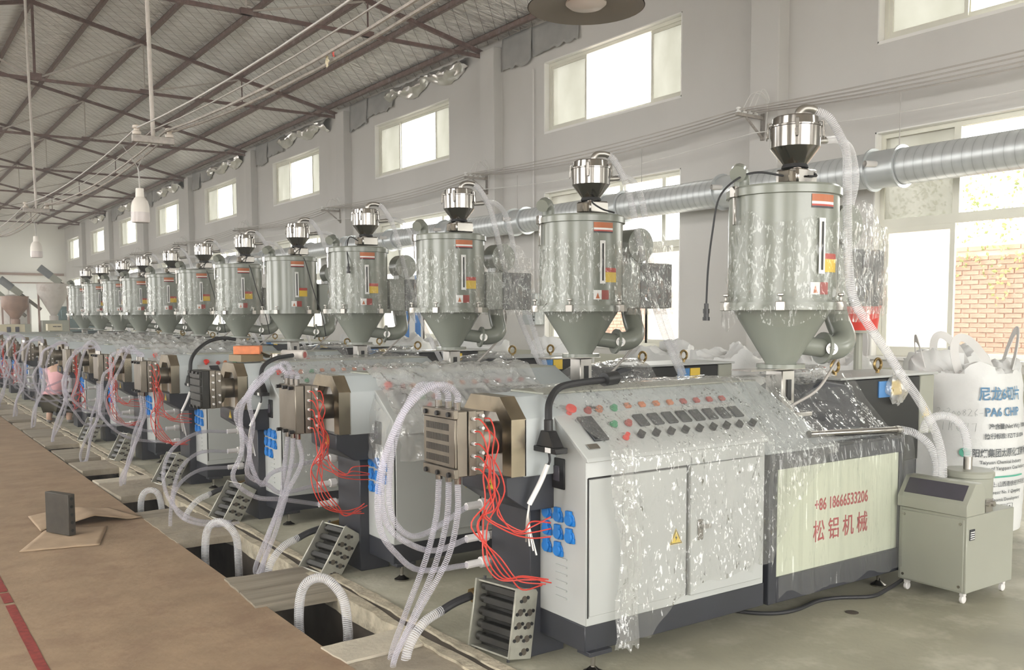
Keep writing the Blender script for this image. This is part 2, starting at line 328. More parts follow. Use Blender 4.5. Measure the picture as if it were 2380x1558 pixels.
    def ell(s, c, r, n=12, m=8, M=None):
        return s.lathe([(max(1e-4, math.sin(math.pi*i/m)), -math.cos(math.pi*i/m)) for i in range(m+1)], c, n, (M or Matrix.Identity(3)) @ Matrix.Diagonal(V(r)), cap=False)
    def build(s, name, mat, parent=None, bevel=0.0, flat=False, fixn=True, loc=None):
        me = bpy.data.meshes.new(name)
        if parent is not None: base = BASE[parent.name]
        elif loc is not None: base = V(loc)
        else:
            lo = [min(v[i] for v in s.v) for i in range(3)]; hi = [max(v[i] for v in s.v) for i in range(3)]
            base = V(((lo[0]+hi[0])/2, (lo[1]+hi[1])/2, lo[2]))
        me.from_pydata([tuple(v-base) for v in s.v], [], s.f)
        if s.uv:
            ul = me.uv_layers.new(name='UVMap')
            for p in me.polygons:
                u = s.uv.get(p.index)
                if u:
                    for li, q in zip(p.loop_indices, u): ul.data[li].uv = q
        if bevel or fixn:
            bm = bmesh.new(); bm.from_mesh(me)
            if fixn: bmesh.ops.recalc_face_normals(bm, faces=bm.faces)
            if bevel:
                ed = [e for e in bm.edges if len(e.link_faces) == 2 and e.calc_face_angle(0) > 0.5]
                bmesh.ops.bevel(bm, geom=ed, offset=bevel, segments=1, affect='EDGES', profile=0.5)
            bm.to_mesh(me); bm.free()
        if not flat:
            me.polygons.foreach_set('use_smooth', [True]*len(me.polygons)); me.set_sharp_from_angle(angle=0.62)
        me.materials.append(MATS[mat] if isinstance(mat, str) else mat)
        o = bpy.data.objects.new(name, me); COL.objects.link(o)
        if parent is not None: o.parent = parent; BASE[o.name] = base
        else: o.location = base; BASE[o.name] = base
        return o
def tag(o, label=None, cat=None, group=None, kind=None):
    if label: o['label'] = label
    if cat: o['category'] = cat
    if group: o['group'] = group
    if kind: o['kind'] = kind
    return o
def empty(name, loc, label=None, cat=None, group=None, kind=None):
    o = bpy.data.objects.new(name, None); COL.objects.link(o); o.location = loc; o.empty_display_size = 0.1
    BASE[o.name] = V(loc); return tag(o, label, cat, group, kind)
def kids(o): return [c for c in KID.get(o.name, [])]
KID = {}
def index_kids():
    KID.clear()
    for o in COL.objects:
        if o.parent: KID.setdefault(o.parent.name, []).append(o)
def copy_tree(o, parent=None, skip=()):
    c = o.copy(); COL.objects.link(c); c.parent = parent
    for ch in KID.get(o.name, []):
        if ch.name.split('.')[0] in skip: continue
        copy_tree(ch, c, skip)
    return c
def smooth(pts, k=6):
    pts = [V(p) for p in pts]; out = []
    P_ = [pts[0]*2-pts[1]]+pts+[pts[-1]*2-pts[-2]]
    for i in range(1, len(P_)-2):
        a, b, c, d = P_[i-1:i+3]
        for j in range(k):
            t = j/k; out.append(0.5*((2*b)+(c-a)*t+(2*a-5*b+4*c-d)*t*t+(3*b-a-3*c+d)*t**3))
    out.append(pts[-1]); return out
def rz(a): return Matrix.Rotation(a, 3, 'Z')
def frame(x, y, z): return Matrix((V(x), V(y), V(z))).transposed()
FONT = None
def text(txt, size, mat, name, M4, parent=None, cond=1.0, warp=None, align='LEFT', bold=0.0, extr=0.0006):
    cu = bpy.data.curves.new('t', 'FONT'); cu.body = txt; cu.size = size; cu.align_x = align; cu.offset = bold; cu.extrude = extr; cu.resolution_u = 2
    to = bpy.data.objects.new('t', cu); COL.objects.link(to)
    dg = bpy.context.evaluated_depsgraph_get(); me = bpy.data.meshes.new_from_object(to.evaluated_get(dg))
    vs = [v.co.copy() for v in me.vertices]; fs = [list(p.vertices) for p in me.polygons]
    bpy.data.objects.remove(to); bpy.data.curves.remove(cu); bpy.data.meshes.remove(me)
    mb = MB()
    for v in vs: v.x *= cond
    pts = [M4 @ v for v in vs] if warp is None else [warp(v) for v in vs]
    mb.add(pts, fs); return mb.build(name, mat, parent, flat=True, fixn=False)
ORD = ['nearest', 'second nearest', 'third nearest', 'fourth', 'fifth', 'sixth', 'seventh', 'eighth', 'ninth', 'tenth', 'eleventh', 'farthest']
# ============================================================ the hall
YE = 61.0; ZE = 6.80; XR = 3.2; SL = 0.215
def roofz(x): return ZE+(XW-XR)*SL-abs(x-XR)*SL
def struct(o): o['kind'] = 'structure'; return o
TX0, TX1 = 1.765, 2.215
struct(MB().box(XL-0.3, TX0, YB-6, YE, -0.7, 0).build('floor', 'aisle_concrete'))
struct(MB().box(TX1, XW+0.3, YB-6, YE, -0.7, 0).build('floor', 'concrete'))
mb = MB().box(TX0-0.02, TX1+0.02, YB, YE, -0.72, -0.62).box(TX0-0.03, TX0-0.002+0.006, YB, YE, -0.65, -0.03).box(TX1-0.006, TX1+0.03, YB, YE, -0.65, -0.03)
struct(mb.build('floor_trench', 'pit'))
# ragged concrete lips on both sides of the trench
def lip(x0, x1, y0, y1, name, z=0.012, amp=0.02):
    mb = MB(); n = int((y1-y0)/0.07); rows = []
    for i in range(n+1):
        y = y0+(y1-y0)*i/n
        a = x0+amp*noise.noise(V((y*3.1, 1.3, x0)))+0.5*amp*noise.noise(V((y*9, 4.3, x0))); b = x1+amp*noise.noise(V((y*2.7, 7.3, x0)))
        h = z*(1+0.6*noise.noise(V((y*5, 0, 2))))
        rows.append([(a, y, -0.1), (a, y, h), (b, y, h), (b, y, -0.02)])
    for i in range(n):
        mb.add(rows[i]+rows[i+1], [(0, 1, 5, 4), (1, 2, 6, 5), (2, 3, 7, 6)])
    return struct(mb.build(name, 'rough_edge'))
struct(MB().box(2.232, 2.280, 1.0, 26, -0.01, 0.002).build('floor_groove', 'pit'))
lip(2.175, 2.235, 1.0, 26, 'trim_1', 0.010, 0.03)
lip(2.275, 2.33, 1.0, 26, 'trim_2', 0.014, 0.025)
mb = MB()
for y0, y1 in [(3.0, 5.75), (5.80, 6.02), (6.05, 6.9), (7.0, 12.0)]:
    n = 14
    for i in range(n):
        a = y0+(y1-y0)*i/n; b = y0+(y1-y0)*(i+1)/n
        e = 0.006*noise.noise(V((a*9, 0, 0))); mb.add([(0.585+e, a, 0.003), (0.632+e, a, 0.003), (0.632-e, b, 0.003), (0.585-e, b, 0.003)], [(0, 1, 2, 3)])
struct(mb.build('floor_marking', 'red_paint'))

# window wall
UZ0, UZ1, LZ0, LZ1, WW = 4.83, 6.06, 1.07, 3.78, 3.4
mb = MB(); ys = [YB]
for yf in WFAR: ys += [max(YB, yf-WW), yf]
ys.append(YE)
for i in range(len(ys)-1):
    a, b = ys[i], ys[i+1]
    if b-a < 0.01: continue
    if i % 2 == 1:
        for z0, z1 in [(LZ1, UZ0), (UZ1, ZE+0.1)]: mb.box(XW, XW+0.3, a, b, z0, z1)
        mb.box(XW, XW+0.3, a, b, LZ0-0.12, LZ0-0.02)
    else: mb.box(XW, XW+0.3, a, b, 0.95, ZE+0.1)
struct(mb.build('wall_right', 'plaster'))
struct(MB().box(XW, XW+0.3, YB, YE, 0, 0.95).build('wall_right_lower', 'plaster_low'))
PIL = [8.42+BAY*k for k in range(-2, 8)]
for y in PIL: struct(MB().box(XW-0.2, XW+0.02, y-0.24, y+0.24, 0, ZE-0.18).build('pillar', 'plaster', bevel=0.012))
# left wall, far wall, wall behind the camera with its big doorway
mb = MB()
for i in range(len(ys)-1):
    a, b = ys[i], ys[i+1]
    if b-a < 0.01: continue
    if i % 2 == 1: mb.box(XL-0.3, XL, a, b, 0, LZ0); mb.box(XL-0.3, XL, a, b, LZ1, UZ0); mb.box(XL-0.3, XL, a, b, UZ1, ZE+0.1)
    else: mb.box(XL-0.3, XL, a, b, 0, ZE+0.1)
struct(mb.build('wall_left', 'plaster'))
poly = [(XL-0.3, 0), (XW+0.3, 0), (XW+0.3, roofz(XW)), (XR, roofz(XR)), (XL-0.3, roofz(XL))]
struct(MB().prism(poly, 'y', YE, YE+0.3).build('wall_back', 'end_wall'))
mb = MB().box(XL-0.3, -1.3, YB-0.3, YB, 0, 5.2).box(7.7, XW+0.3, YB-0.3, YB, 0, 5.2)
mb.prism([(XL-0.3, 5.2), (XW+0.3, 5.2), (XW+0.3, roofz(XW)), (XR, roofz(XR)), (XL-0.3, roofz(XL))], 'y', YB-0.3, YB)
struct(mb.build('wall_front', 'plaster'))
mb = MB().prism([(XW+0.5, roofz(XW+0.5)), (XR, roofz(XR)), (XL-0.5, roofz(XL-0.5)), (XL-0.5, roofz(XL-0.5)+0.08), (XR, roofz(XR)+0.08), (XW+0.5, roofz(XW+0.5)+0.08)], 'y', YB-0.4, YE+0.4)
struct(mb.build('ceiling', 'roof_foil', flat=True))
mb = MB()
def ribbon(p, q, w_=0.0045):
    p = V(p); q = V(q); d = (q-p).normalized(); s = d.cross(V((0, 0, 1))).normalized()*w_
    mb.add([p-s, p+s, q+s, q-s], [(0, 1, 2, 3)])
k = -6.0
while k < 40:
    for sg in (1, -1):
        y0 = k if sg > 0 else k+8
        ribbon((XW, y0, roofz(XW)-0.02), (XR, y0+sg*8.0, roofz(XR)-0.02))
    k += 0.36
tag(mb.build('wire_netting', 'net_wire', flat=True, fixn=False), 'diagonal wire netting stretched under the silver foil roof lining', 'netting', kind='stuff')

# windows
wn = 0
def quad(x, y0, y1, z0, z1): return MB().add([(x, y0, z0), (x, y1, z0), (x, y1, z1), (x, y0, z1)], [(0, 1, 2, 3)])
def frame_rect(mb, x0, x1, a, b, z0, z1, t):
    mb.box(x0, x1, a, a+t, z0, z1).box(x0, x1, b-t, b, z0, z1).box(x0, x1, a+t, b-t, z0, z0+t).box(x0, x1, a+t, b-t, z1-t, z1)
for bi, yf in enumerate(WFAR):
    if yf < -4: continue
    a, b = yf-WW, yf
    for up in (True, False):
        z0, z1 = (UZ0, UZ1) if up else (LZ0, LZ1)
        wn += 1; e = struct(empty('window_%d' % wn, (XW+0.15, (a+b)/2, z0)))
        li = MB(); li.box(XW-0.004, XW+0.29, a, a+0.018, z0, z1).box(XW-0.004, XW+0.29, b-0.018, b, z0, z1).box(XW-0.004, XW+0.29, a, b, z1-0.018, z1).box(XW-(0.004 if up else 0.07), XW+0.29, a-0.0, b, z0-0.02, z0+0.018)
        li.build('lining', 'reveal_white', e)
        x0, x1 = XW+0.10, XW+0.17
        fr = MB(); frame_rect(fr, x0, x1, a+0.02, b-0.02, z0+0.02, z1-0.02, 0.055)
        if up:
            fr.build('frame', 'window_frame', e)
            y2, y3 = b-1.05, a+0.80
            for (p, q, mt, dx) in [(y2, b-0.08, 'frosted_glass', 0.0), (a+0.08, y3, 'frosted_glass', 0.02), (y3-0.03, y2+0.03, 'clear_glass', 0.03)]:
                if mt == 'clear_glass' and yf == WFAR[3]: continue
                s = MB(); frame_rect(s, x0+0.01+dx, x0+0.035+dx, p, q, z0+0.075, z1-0.075, 0.045); so = s.build('sash', 'window_frame', e)
                quad(x0+0.02+dx, p+0.045, q-0.045, z0+0.12, z1-0.12).build('pane', mt, so)
        else:
            zt = 2.63
            fr.box(x0, x1, a+0.075, b-0.075, zt, zt+0.11)
            for k in range(1, 4): fr.box(x0, x1, b-0.98*k-0.04, b-0.98*k+0.04, zt+0.11, z1-0.075)
            fr.build('frame', 'window_frame', e)
            for k in range(4):
                q = b-0.075 if k == 0 else b-0.98*k-0.04; p = b-0.98*(k+1)+0.04 if k < 3 else a+0.075
                if q-p > 0.05: quad(x0+0.02, p, q, zt+0.11, z1-0.075).build('pane', 'frosted_glass' if k == 0 else 'clear_glass', e)
            for (p, q, dx) in [(b-0.98, b-0.08, 0.0), (a+0.08, a+0.9, 0.03)]:
                s = MB(); frame_rect(s, x0+0.005+dx, x0+0.04+dx, p, q, z0+0.075, zt, 0.06); so = s.build('sash', 'window_frame', e)
                quad(x0+0.02+dx, p+0.06, q-0.06, z0+0.135, zt-0.06).build('pane', 'frosted_glass_bright', so)
            if yf != WFAR[2]:
                s = MB(); frame_rect(s, x0+0.035, x0+0.065, a+0.85, b-0.95, z0+0.075, zt, 0.05); so = s.build('sash', 'window_frame', e)
                quad(x0+0.05, a+0.9, b-1.0, z0+0.125, zt-0.05).build('pane', 'clear_glass', so)

# roof steel
for ti, y in enumerate([15.35+BAY*k for k in range(-1, 7)]):
    nm = ['nearest', 'second', 'third', 'fourth', 'fifth', 'sixth', 'seventh', 'farthest'][ti]
    t = empty('roof_truss', (XR, y, 6.55), 'rusty brown angle-iron roof truss, %s from the camera' % nm if ti else 'rusty brown angle-iron roof truss closest overhead', 'truss', 'roof trusses')
    for sg in (1, -1):
        ex = XR+sg*(XW-XR)
        MB().beam((ex+sg*0.05, y, roofz(XW)-0.22), (XR, y, roofz(XR)-0.17), 0.07, 0.075).build('top_chord', 'truss_red', t)
        for dx, r in ((2.2, 0.012), (4.4, 0.012)):
            x = XR+sg*dx; MB().beam((x, y, 6.55), (x, y, roofz(x)-0.17), 2*r, 2*r, (0, 1, 0)).build('hanger_rod', 'rod_paint' if dx < 3 else 'truss_red', t)
            MB().obox((x, y, 6.57), (0.20, 0.09, 0.10)).build('gusset', 'truss_red', t)
        MB().beam((XR+sg*0.1, y, 6.6), (XR+sg*2.2, y, roofz(XR+2.2)-0.2), 0.035, 0.035).build('brace', 'rod_paint', t)
        MB().beam((XR+sg*2.3, y, 6.6), (XR+sg*4.4, y, roofz(XR+4.4)-0.2), 0.03, 0.03).build('brace', 'rod_paint', t)
    MB().beam((XL+0.05, y, 6.55), (XW+0.05, y, 6.55), 0.065, 0.06).build('bottom_chord', 'truss_red', t)
    MB().beam((XR, y, 6.55), (XR, y, roofz(XR)-0.17), 0.05, 0.05, (0, 1, 0)).build('king_post', 'truss_red', t)
    MB().obox((XR, y, 6.6), (0.26, 0.08, 0.14)).build('gusset', 'truss_red', t)
pn = ['at the eave of the window wall', 'one up from the eave of the window wall', 'two up from the eave of the window wall', 'three up from the eave of the window wall', 'four up from the eave of the window wall', 'five up from the eave of the window wall', 'six up from the window wall along the ridge']
for k in range(13):
    x = 9.82-1.1*k
    mb = MB(); z = roofz(x)-0.085
    mb.box(x-0.03, x+0.03, YB, YE, z-0.055, z-0.045).box(x-0.03, x-0.02, YB, YE, z-0.05, z+0.055).box(x-0.03, x+0.03, YB, YE, z+0.045, z+0.055)
    tag(mb.build('purlin', 'purlin'), 'long rusty steel purlin '+(pn[k] if k < 7 else ['first', 'second', 'third', 'fourth', 'fifth', 'sixth'][k-7]+' past the ridge on the aisle-side roof slope'), 'purlin', 'roof purlins')

# torn insulation along the eave
def flap(y0, y1, z0, z1, mat, label, nm, cat, seed, out_=0.03, wav=0.05, kind=None):
    def fn(u, v):
        y = y0+(y1-y0)*u; zb = z0+0.10*noise.noise(V((y*2.3, seed, 0)))+0.07*noise.noise(V((y*7.1, seed, 3)))
        z = z1+(zb-z1)*v
        x = XW-out_-wav*(0.5+noise.noise(V((y*2.2, z*2.0, seed))))*(0.3+v)-0.4*wav*noise.noise(V((y*8, z*5, seed+5)))
        return (min(x, XW-0.012), y, z)
    mb = MB(); mb.grid(fn, max(8, int((y1-y0)/0.09)), 9); o = mb.build(nm, mat, fixn=False)
    md = o.modifiers.new('s', 'SOLIDIFY'); md.thickness = 0.006
    return tag(o, label, cat, kind=kind)
def crumple(y0, y1, zt, dep, label, seed):
    def fn(u, v):
        y = y0+(y1-y0)*u; sag = dep*(0.45+0.55*abs(math.sin(u*math.pi*2.2+seed)))
        ph = math.pi*v; x = XW-0.03-0.24*math.sin(ph)*(0.7+0.4*noise.noise(V((y*3, seed, v*2)))); z = zt-sag*v
        x -= 0.06*noise.noise(V((y*7, v*6, seed))); z += 0.05*noise.noise(V((y*6, v*5, seed+3)))
        return (min(x, XW-0.015), y, z)
    mb = MB(); mb.grid(fn, 40, 12); return tag(mb.build('foil_swag', 'foil', fixn=False), label, 'insulation', 'silver foil hanging from the eave')
bayname = ['over the nearest high window', 'over the second high window', 'over the third high window', 'over the fourth high window', 'over the fifth high window', 'over the sixth high window']
for k in range(6):
    y = 15.0+BAY*k
    flap(y-2.5, y-1.2, 6.28 if k else 6.22, 6.74, 'drape_grey', 'torn grey insulation sheet hanging '+bayname[k]+', inner piece', 'insulation_flap', 'insulation', 3+k)
    flap(y-1.15, y-0.2, 6.12 if k else 6.15, 6.76, 'drape_grey', 'torn grey insulation sheet hanging '+bayname[k]+', beside the pillar', 'insulation_flap', 'insulation', 13+k)
    crumple(y+1.0, y+4.3, 6.70, 0.38, 'crumpled silver foil swag under the eave beyond '+bayname[k][5:], k*1.7)

# galvanised duct with its collars
d = empty('ventilation_duct', (9.6, 20, 3.02), 'spiral galvanised ventilation duct running along the window wall', 'duct')
mb = MB(); pts = [(9.6, YB+0.4+0.8*i, 3.24) for i in range(72)]; mb.tube(pts, 0.2, 28, caps=True); mb.build('duct_pipe', 'galvanised', d)
for y in [1.9, 4.15, 6.33, 8.62, 10.95, 13.5, 15.9, 18.2, 20.5, 23, 26, 29]:
    c = MB().cyl((9.6, y-0.17, 3.24), (9.6, y+0.17, 3.24), 0.212, n=28).build('collar', 'zinc', d)
    r_ = MB(); r_.lathe([(0.205, -0.012), (0.245, -0.012), (0.245, 0.012), (0.205, 0.012)], (9.6, y+0.18, 3.24), 28, frame((1, 0, 0), (0, 0, 1), (0, -1, 0)), cap=False)
    r_.build('flange_ring', 'zinc', c); r_ = MB()
    r_.lathe([(0.205, -0.012), (0.24, -0.012), (0.24, 0.012), (0.205, 0.012)], (9.6, y-0.18, 3.24), 28, frame((1, 0, 0), (0, 0, 1), (0, -1, 0)), cap=False)
    r_.build('flange_ring', 'zinc', c)
    MB().cyl((9.42, y+0.02, 3.27), (9.26, y+0.07, 3.27), 0.035, n=14, caps=False).build('branch_stub', 'white_plastic', d)
for y in [2.0, 6.2, 10.4, 13.6, 20.3]:
    MB().cyl((9.6, y, 3.42), (9.6, y, 4.05), 0.005, n=6).build('hanger', 'wire_grey', d)

# cable brackets and cables on the window wall
br = [8.42, 15.08, 21.74, 28.4, 35.1, 41.7]
for k, y in enumerate(br):
    t = empty('cable_bracket', (9.9, y, 4.16), 'steel wall bracket with white insulator spools, %s along the window wall' % ['first', 'second', 'third', 'fourth', 'fifth', 'sixth'][k], 'bracket', 'cable brackets on the pillars')
    MB().box(9.42, 9.96, y-0.02, y+0.02, 4.17, 4.21).box(9.92, 9.95, y-0.03, y+0.03, 3.9, 4.25).build('arm', 'dusty_steel', t)
    MB().beam((9.6, y, 4.17), (9.94, y, 3.92), 0.025, 0.025).build('strut', 'dusty_steel', t)
    for j in range(4):
        x = 9.46+0.11*j
        MB().lathe([(0.02, 0), (0.034, 0.005), (0.034, 0.02), (0.02, 0.03), (0.02, 0.04), (0.034, 0.05), (0.034, 0.065), (0.015, 0.075)], (x, y, 4.21), 10).build('insulator', 'white', t)
    mb = MB()
    for j in range(3): mb.tube(smooth([(9.55+0.1*j, y, 4.28), (9.6+0.1*j, y-0.1, 4.45+0.04*j), (9.75+0.06*j, y-0.15, 4.42), (9.9, y-0.1, 4.3), (9.93, y-0.05, 4.0)], 5), 0.006, 5)
    tag(mb.build('jumper_wire', 'wire_white'), 'thin white jumper wires looping over the cable bracket, %s along the window wall' % ['first', 'second', 'third', 'fourth', 'fifth', 'sixth'][k], 'wire', 'jumper wires over the brackets', 'stuff')
yy = [-8.5]+[1.76]+br+[48.0, 55.0]
for j in range(4):
    pts = []
    for i in range(len(yy)-1):
        a, b = yy[i], yy[i+1]
        for q in range(8):
            t = q/8; pts.append((9.46+0.11*j, a+(b-a)*t, 4.25-(0.10+0.03*j)*4*t*(1-t)*0.8))
    pts.append((9.46+0.11*j, yy[-1], 4.25))
    mb = MB(); mb.tube(pts, 0.009, 6); tag(mb.build('overhead_cable', 'ivory_cable'), 'thin pale overhead cable strung along the window wall, %s from the wall' % ['fourth', 'third', 'second', 'first'][j], 'cable', 'cables strung on the wall brackets')
mb = MB(); pts = []
for i in range(len(yy)-1):
    a, b = yy[i], yy[i+1]
    pts += [(9.75, a+(b-a)*q/8, 3.98-0.5*(q/8)*(1-q/8)) for q in range(8)]
mb.tube(pts, 0.007, 6); tag(mb.build('overhead_cable', 'wire_white'), 'single slack white wire below the other wall cables', 'cable')
# wall junction box
jb = empty('junction_box', (10.02, 13.72, 1.42), 'grey-green wall junction box on the pier behind the second and third dryers', 'electrical box')
MB().box(9.93, XW-0.004, 13.53, 13.92, 1.42, 1.98).build('housing', 'housing_grey', jb, bevel=0.01)
MB().box(9.915, 9.935, 13.60, 13.90, 1.44, 1.96).build('door', 'housing_grey', jb, bevel=0.004)
for z in (1.50, 1.56): MB().cyl((9.93, 13.56, z), (9.918, 13.56, z), 0.016, n=10).build('knob', 'black', jb)
MB().tube([(10.1, 13.8, 1.98), (10.1, 13.8, 6.0)], 0.014, 6).build('conduit', 'white_plastic', jb)

# overhead aisle cables on their hanging T-bars
for k, y in enumerate([2.1, 8.72, 15.45, 22.1, 28.8, 35.4]):
    nm = ['nearest', 'second', 'third', 'fourth', 'fifth', 'sixth'][k]
    t = empty('cable_hanger', (2.2, y, 3.13), 'hanging pole with a crossbar and two porcelain insulators, %s along the aisle' % nm, 'hanger', 'cable hangers over the aisle')
    MB().tube([(2.11 if k == 1 else 2.13, y-0.12, roofz(2.1)), (2.16, y-0.05, 5.0), (2.2, y, 3.14)], 0.019, 8).build('pole', 'rod_paint', t)
    MB().box(2.02, 2.38, y-0.025, y+0.025, 3.13, 3.19).build('crossbar', 'dusty_steel', t, bevel=0.004)
    for x in (2.06, 2.34): MB().lathe([(0.022, 0), (0.036, 0.004), (0.040, 0.025), (0.024, 0.035), (0.022, 0.05), (0.036, 0.06), (0.034, 0.08), (0.012, 0.09)], (x, y, 3.19), 12).build('insulator', 'porcelain', t)
hy = [-6, 2.1, 8.72, 15.45, 22.1, 28.8, 35.4, 50]
for j, (x, r, mt, lb) in enumerate([(2.06, 0.008, 'wire_grey', 'thin grey cable strung over the aisle on the left insulators'), (2.31, 0.011, 'dusty_steel', 'thick brown cable strung over the aisle beside the right insulators'), (2.37, 0.011, 'dusty_steel', 'thick brown cable strung over the aisle on the outer right insulators'), (2.20, 0.006, 'wire_grey', 'thin grey wire strung over the aisle past the hanging poles')]):
    pts = []
    for i in range(len(hy)-1):
        a, b = hy[i], hy[i+1]
        pts += [(x, a+(b-a)*q/8, 3.25-(0.10+0.02*(j % 3))*4*(q/8)*(1-q/8)) for q in range(8)]
    mb = MB(); mb.tube(pts, r, 6); tag(mb.build('overhead_cable', mt), lb, 'cable')
def rag(loc, label, mat, s, seed):
    def fn(u, v):
        return (loc[0]+s*0.35*noise.noise(V((u*3, v*3, seed))), loc[1]+s*(u-0.5)*(1-0.5*v)+0.2*s*noise.noise(V((u*4, v*4, seed+2))), loc[2]-s*v*1.4+0.2*s*noise.noise(V((u*5, v*2, seed+4))))
    mb = MB(); mb.grid(fn, 7, 8); tag(mb.build('rag', mat, fixn=False), label, 'rag')
rag((2.33, 5.25, 3.135), 'dirty pale rag caught on the overhead aisle cables', 'cream', 0.05, 2)
rag((2.312, 5.12, 3.135), 'small red tag hanging from the overhead aisle cables', 'red_sticker', 0.028, 5)

# lamps on the aisle cables
for k, (y, z) in enumerate([(9.35, 2.66), (15.75, 2.66), (22.4, 2.66)]):
    t = empty('pendant_lamp', (2.22, y, 2.48), 'white bell-shaped pendant lamp hanging over the aisle, %s from the camera' % ['first', 'second', 'third'][k], 'lamp', 'bell-shaped lamps')
    MB().lathe([(0.036, 0.325), (0.040, 0.245), (0.050, 0.235), (0.070, 0.205), (0.082, 0.16), (0.084, 0.10)], (2.22, y, 2.48), 20, cap=False).build('shade', 'lamp_white', t)
    MB().lathe([(0.084, 0.10), (0.086, 0.03), (0.080, 0.005), (0.0, 0.0)], (2.22, y, 2.48), 20, cap=False).build('diffuser', 'lamp_pale', t)
    mb = MB(); mb.tube([(2.22, y, 2.78), (2.22, y, 2.92), (2.21, y, 3.0)], 0.007, 6); mb.tube([(2.21, y, 3.0), (2.31, y+0.15, 3.16)], 0.004, 5); mb.tube([(2.21, y, 3.0), (2.06, y-0.1, 3.17)], 0.004, 5)
    mb.build('cord', 'wire_grey', t)
t = empty('dish_lamp', (2.23, 2.72, 2.74), 'dark grey dish-shaped pendant lamp overhead at the top of the view', 'lamp')
MB().lathe([(0.215, 0.0), (0.20, 0.025), (0.13, 0.07), (0.07, 0.12), (0.06, 0.2), (0.0, 0.2)], (2.23, 2.72, 2.725), 40, cap=False).build('dish', 'lamp_grey', t)
MB().lathe([(0.212, 0.004), (0.075, 0.02)], (2.23, 2.72, 2.72), 40, cap=False).build('reflector', 'lamp_grey', t)
MB().lathe([(0.075, 0.03), (0.075, 0.0), (0.06, -0.012), (0.0, -0.016)], (2.23, 2.72, 2.735), 24, cap=False).build('bulb', 'lamp_pale', t)
MB().tube([(2.23, 2.72, 2.95), (2.25, 2.72, 3.25)], 0.008, 6).build('cord', 'wire_grey', t)

# outside: ground, brick wall with ivy
struct(MB().box(XW+0.3, 40, YB-6, YE, -0.4, -0.05).build('outdoor_ground', 'outdoor_ground'))
struct(MB().box(-30, XL-0.3, YB-20, YE, -0.4, -0.05).build('outdoor_ground', 'outdoor_ground'))
struct(MB().box(XL-0.3, XW+0.3, YB-40, YB-6, -0.4, -0.02).build('outdoor_ground', 'outdoor_ground'))
bw = empty('brick_wall', (13.1, 7, -0.05), 'weathered red brick wall outside the nearest lower window', 'brick wall')
MB().box(13.02, 13.22, 1.0, 34.0, -0.05, 2.62).build('mortar_core', 'mortar', bw)
bm0 = MB().box(-0.115, 0.115, -0.01, 0.01, -0.027, 0.027)
first = None; rnd = random.Random(3); cnt = 0
for r in range(20):
    z = 1.06+0.068*r+0.03
    for c in range(15):
        y = 5.0+0.247*c+(0.12 if r % 2 else 0)
        if cnt >= 298: break
        if first is None:
            b_ = MB().box(13.0, 13.03, y-0.115, y+0.115, z-0.029, z+0.029).build('brick', 'brick', bw, bevel=0.004); first = b_; y1, z1 = y, z
        else:
            b_ = first.copy(); COL.objects.link(b_); b_.parent = bw
        b_.location = (rnd.uniform(-0.006, 0.004), y-y1, z-z1); cnt += 1
mb = MB()
for r in range(38):
    z = 0.0+0.068*r
    for c in range(60):
        y = 1.1+0.247*c+(0.12 if r % 2 else 0)
        if 4.9 < y < 8.75 and 1.0 < z < 2.5: continue
        mb.box(13.0, 13.025, y-0.115, y+0.115, z-0.029, z+0.029)
tag(mb.build('brick_field', 'brick', bw), kind='stuff')
mb = MB(); rnd = random.Random(11)
for i in range(2600):
    y = rnd.uniform(3.5, 11); t = rnd.random(); z = 3.7-2.4*t**1.3*(0.6+0.5*noise.noise(V((y*1.7, 0, 1)))) 
    x = 12.98-rnd.uniform(0, 0.25)*(1-t)-0.02
    M = Matrix.Rotation(rnd.uniform(0, 6.3), 3, 'X') @ Matrix.Rotation(rnd.uniform(-0.8, 0.8), 3, 'Y') @ Matrix.Rotation(rnd.uniform(-0.8, 0.8), 3, 'Z')
    s = rnd.uniform(0.02, 0.042); c = V((x, y, z))
    mb.add([c+M @ V(p)*s for p in [(0, -1, 0), (0.15, -0.1, 0.7), (0, 1.1, 0), (0.15, -0.1, -0.7)]], [(0, 1, 2, 3)])
tag(mb.build('ivy', 'leaf', flat=True, fixn=False), 'pale green ivy hanging over the brick wall outside the window', 'ivy', kind='stuff')

# trench covers
def cover(x0, x1, y0, y1, mat, label, th=0.05, z=0.0, rot=0.0, seed=0, nm='trench_cover', planks=1):
    t = empty(nm, ((x0+x1)/2, (y0+y1)/2, z-th), label, 'trench cover', 'covers over the floor trench')
    wd = (y1-y0)/planks
    for k in range(planks):
        a, b = y0+wd*k, y0+wd*(k+1)-(0.012 if planks > 1 else 0); n = 8
        mb = MB(); c = V(((x0+x1)/2, (y0+y1)/2, 0)); R = rz(rot)
        def J(x, y, s): return c+R @ (V((x+0.012*noise.noise(V((y*9, x*3, seed+s))), y+0.012*noise.noise(V((x*9, y*5, seed+7+s))), 0))-c)
        ring = [(x0+(x1-x0)*i/n, a) for i in range(n)]+[(x1, a+(b-a)*i/4) for i in range(4)]+[(x1-(x1-x0)*i/n, b) for i in range(n)]+[(x0, b-(b-a)*i/4) for i in range(4)]
        top = [J(x, y, 0)+V((0, 0, z+0.004*noise.noise(V((x*4, y*4, seed))))) for x, y in ring]; bot = [p-V((0, 0, th)) for p in top]
        m_ = len(ring); mb.add(top+bot, [tuple(range(m_)), tuple(range(m_, 2*m_))[::-1]]+[(i, (i+1) % m_, (i+1) % m_+m_, i+m_) for i in range(m_)])
        mb.build('plank' if planks > 1 else 'slab', mat, t)
cover(1.75, 2.20, 2.7, 3.87, 'slab_concrete', 'grey concrete trench cover nearest the camera', 0.05, -0.004, seed=1)
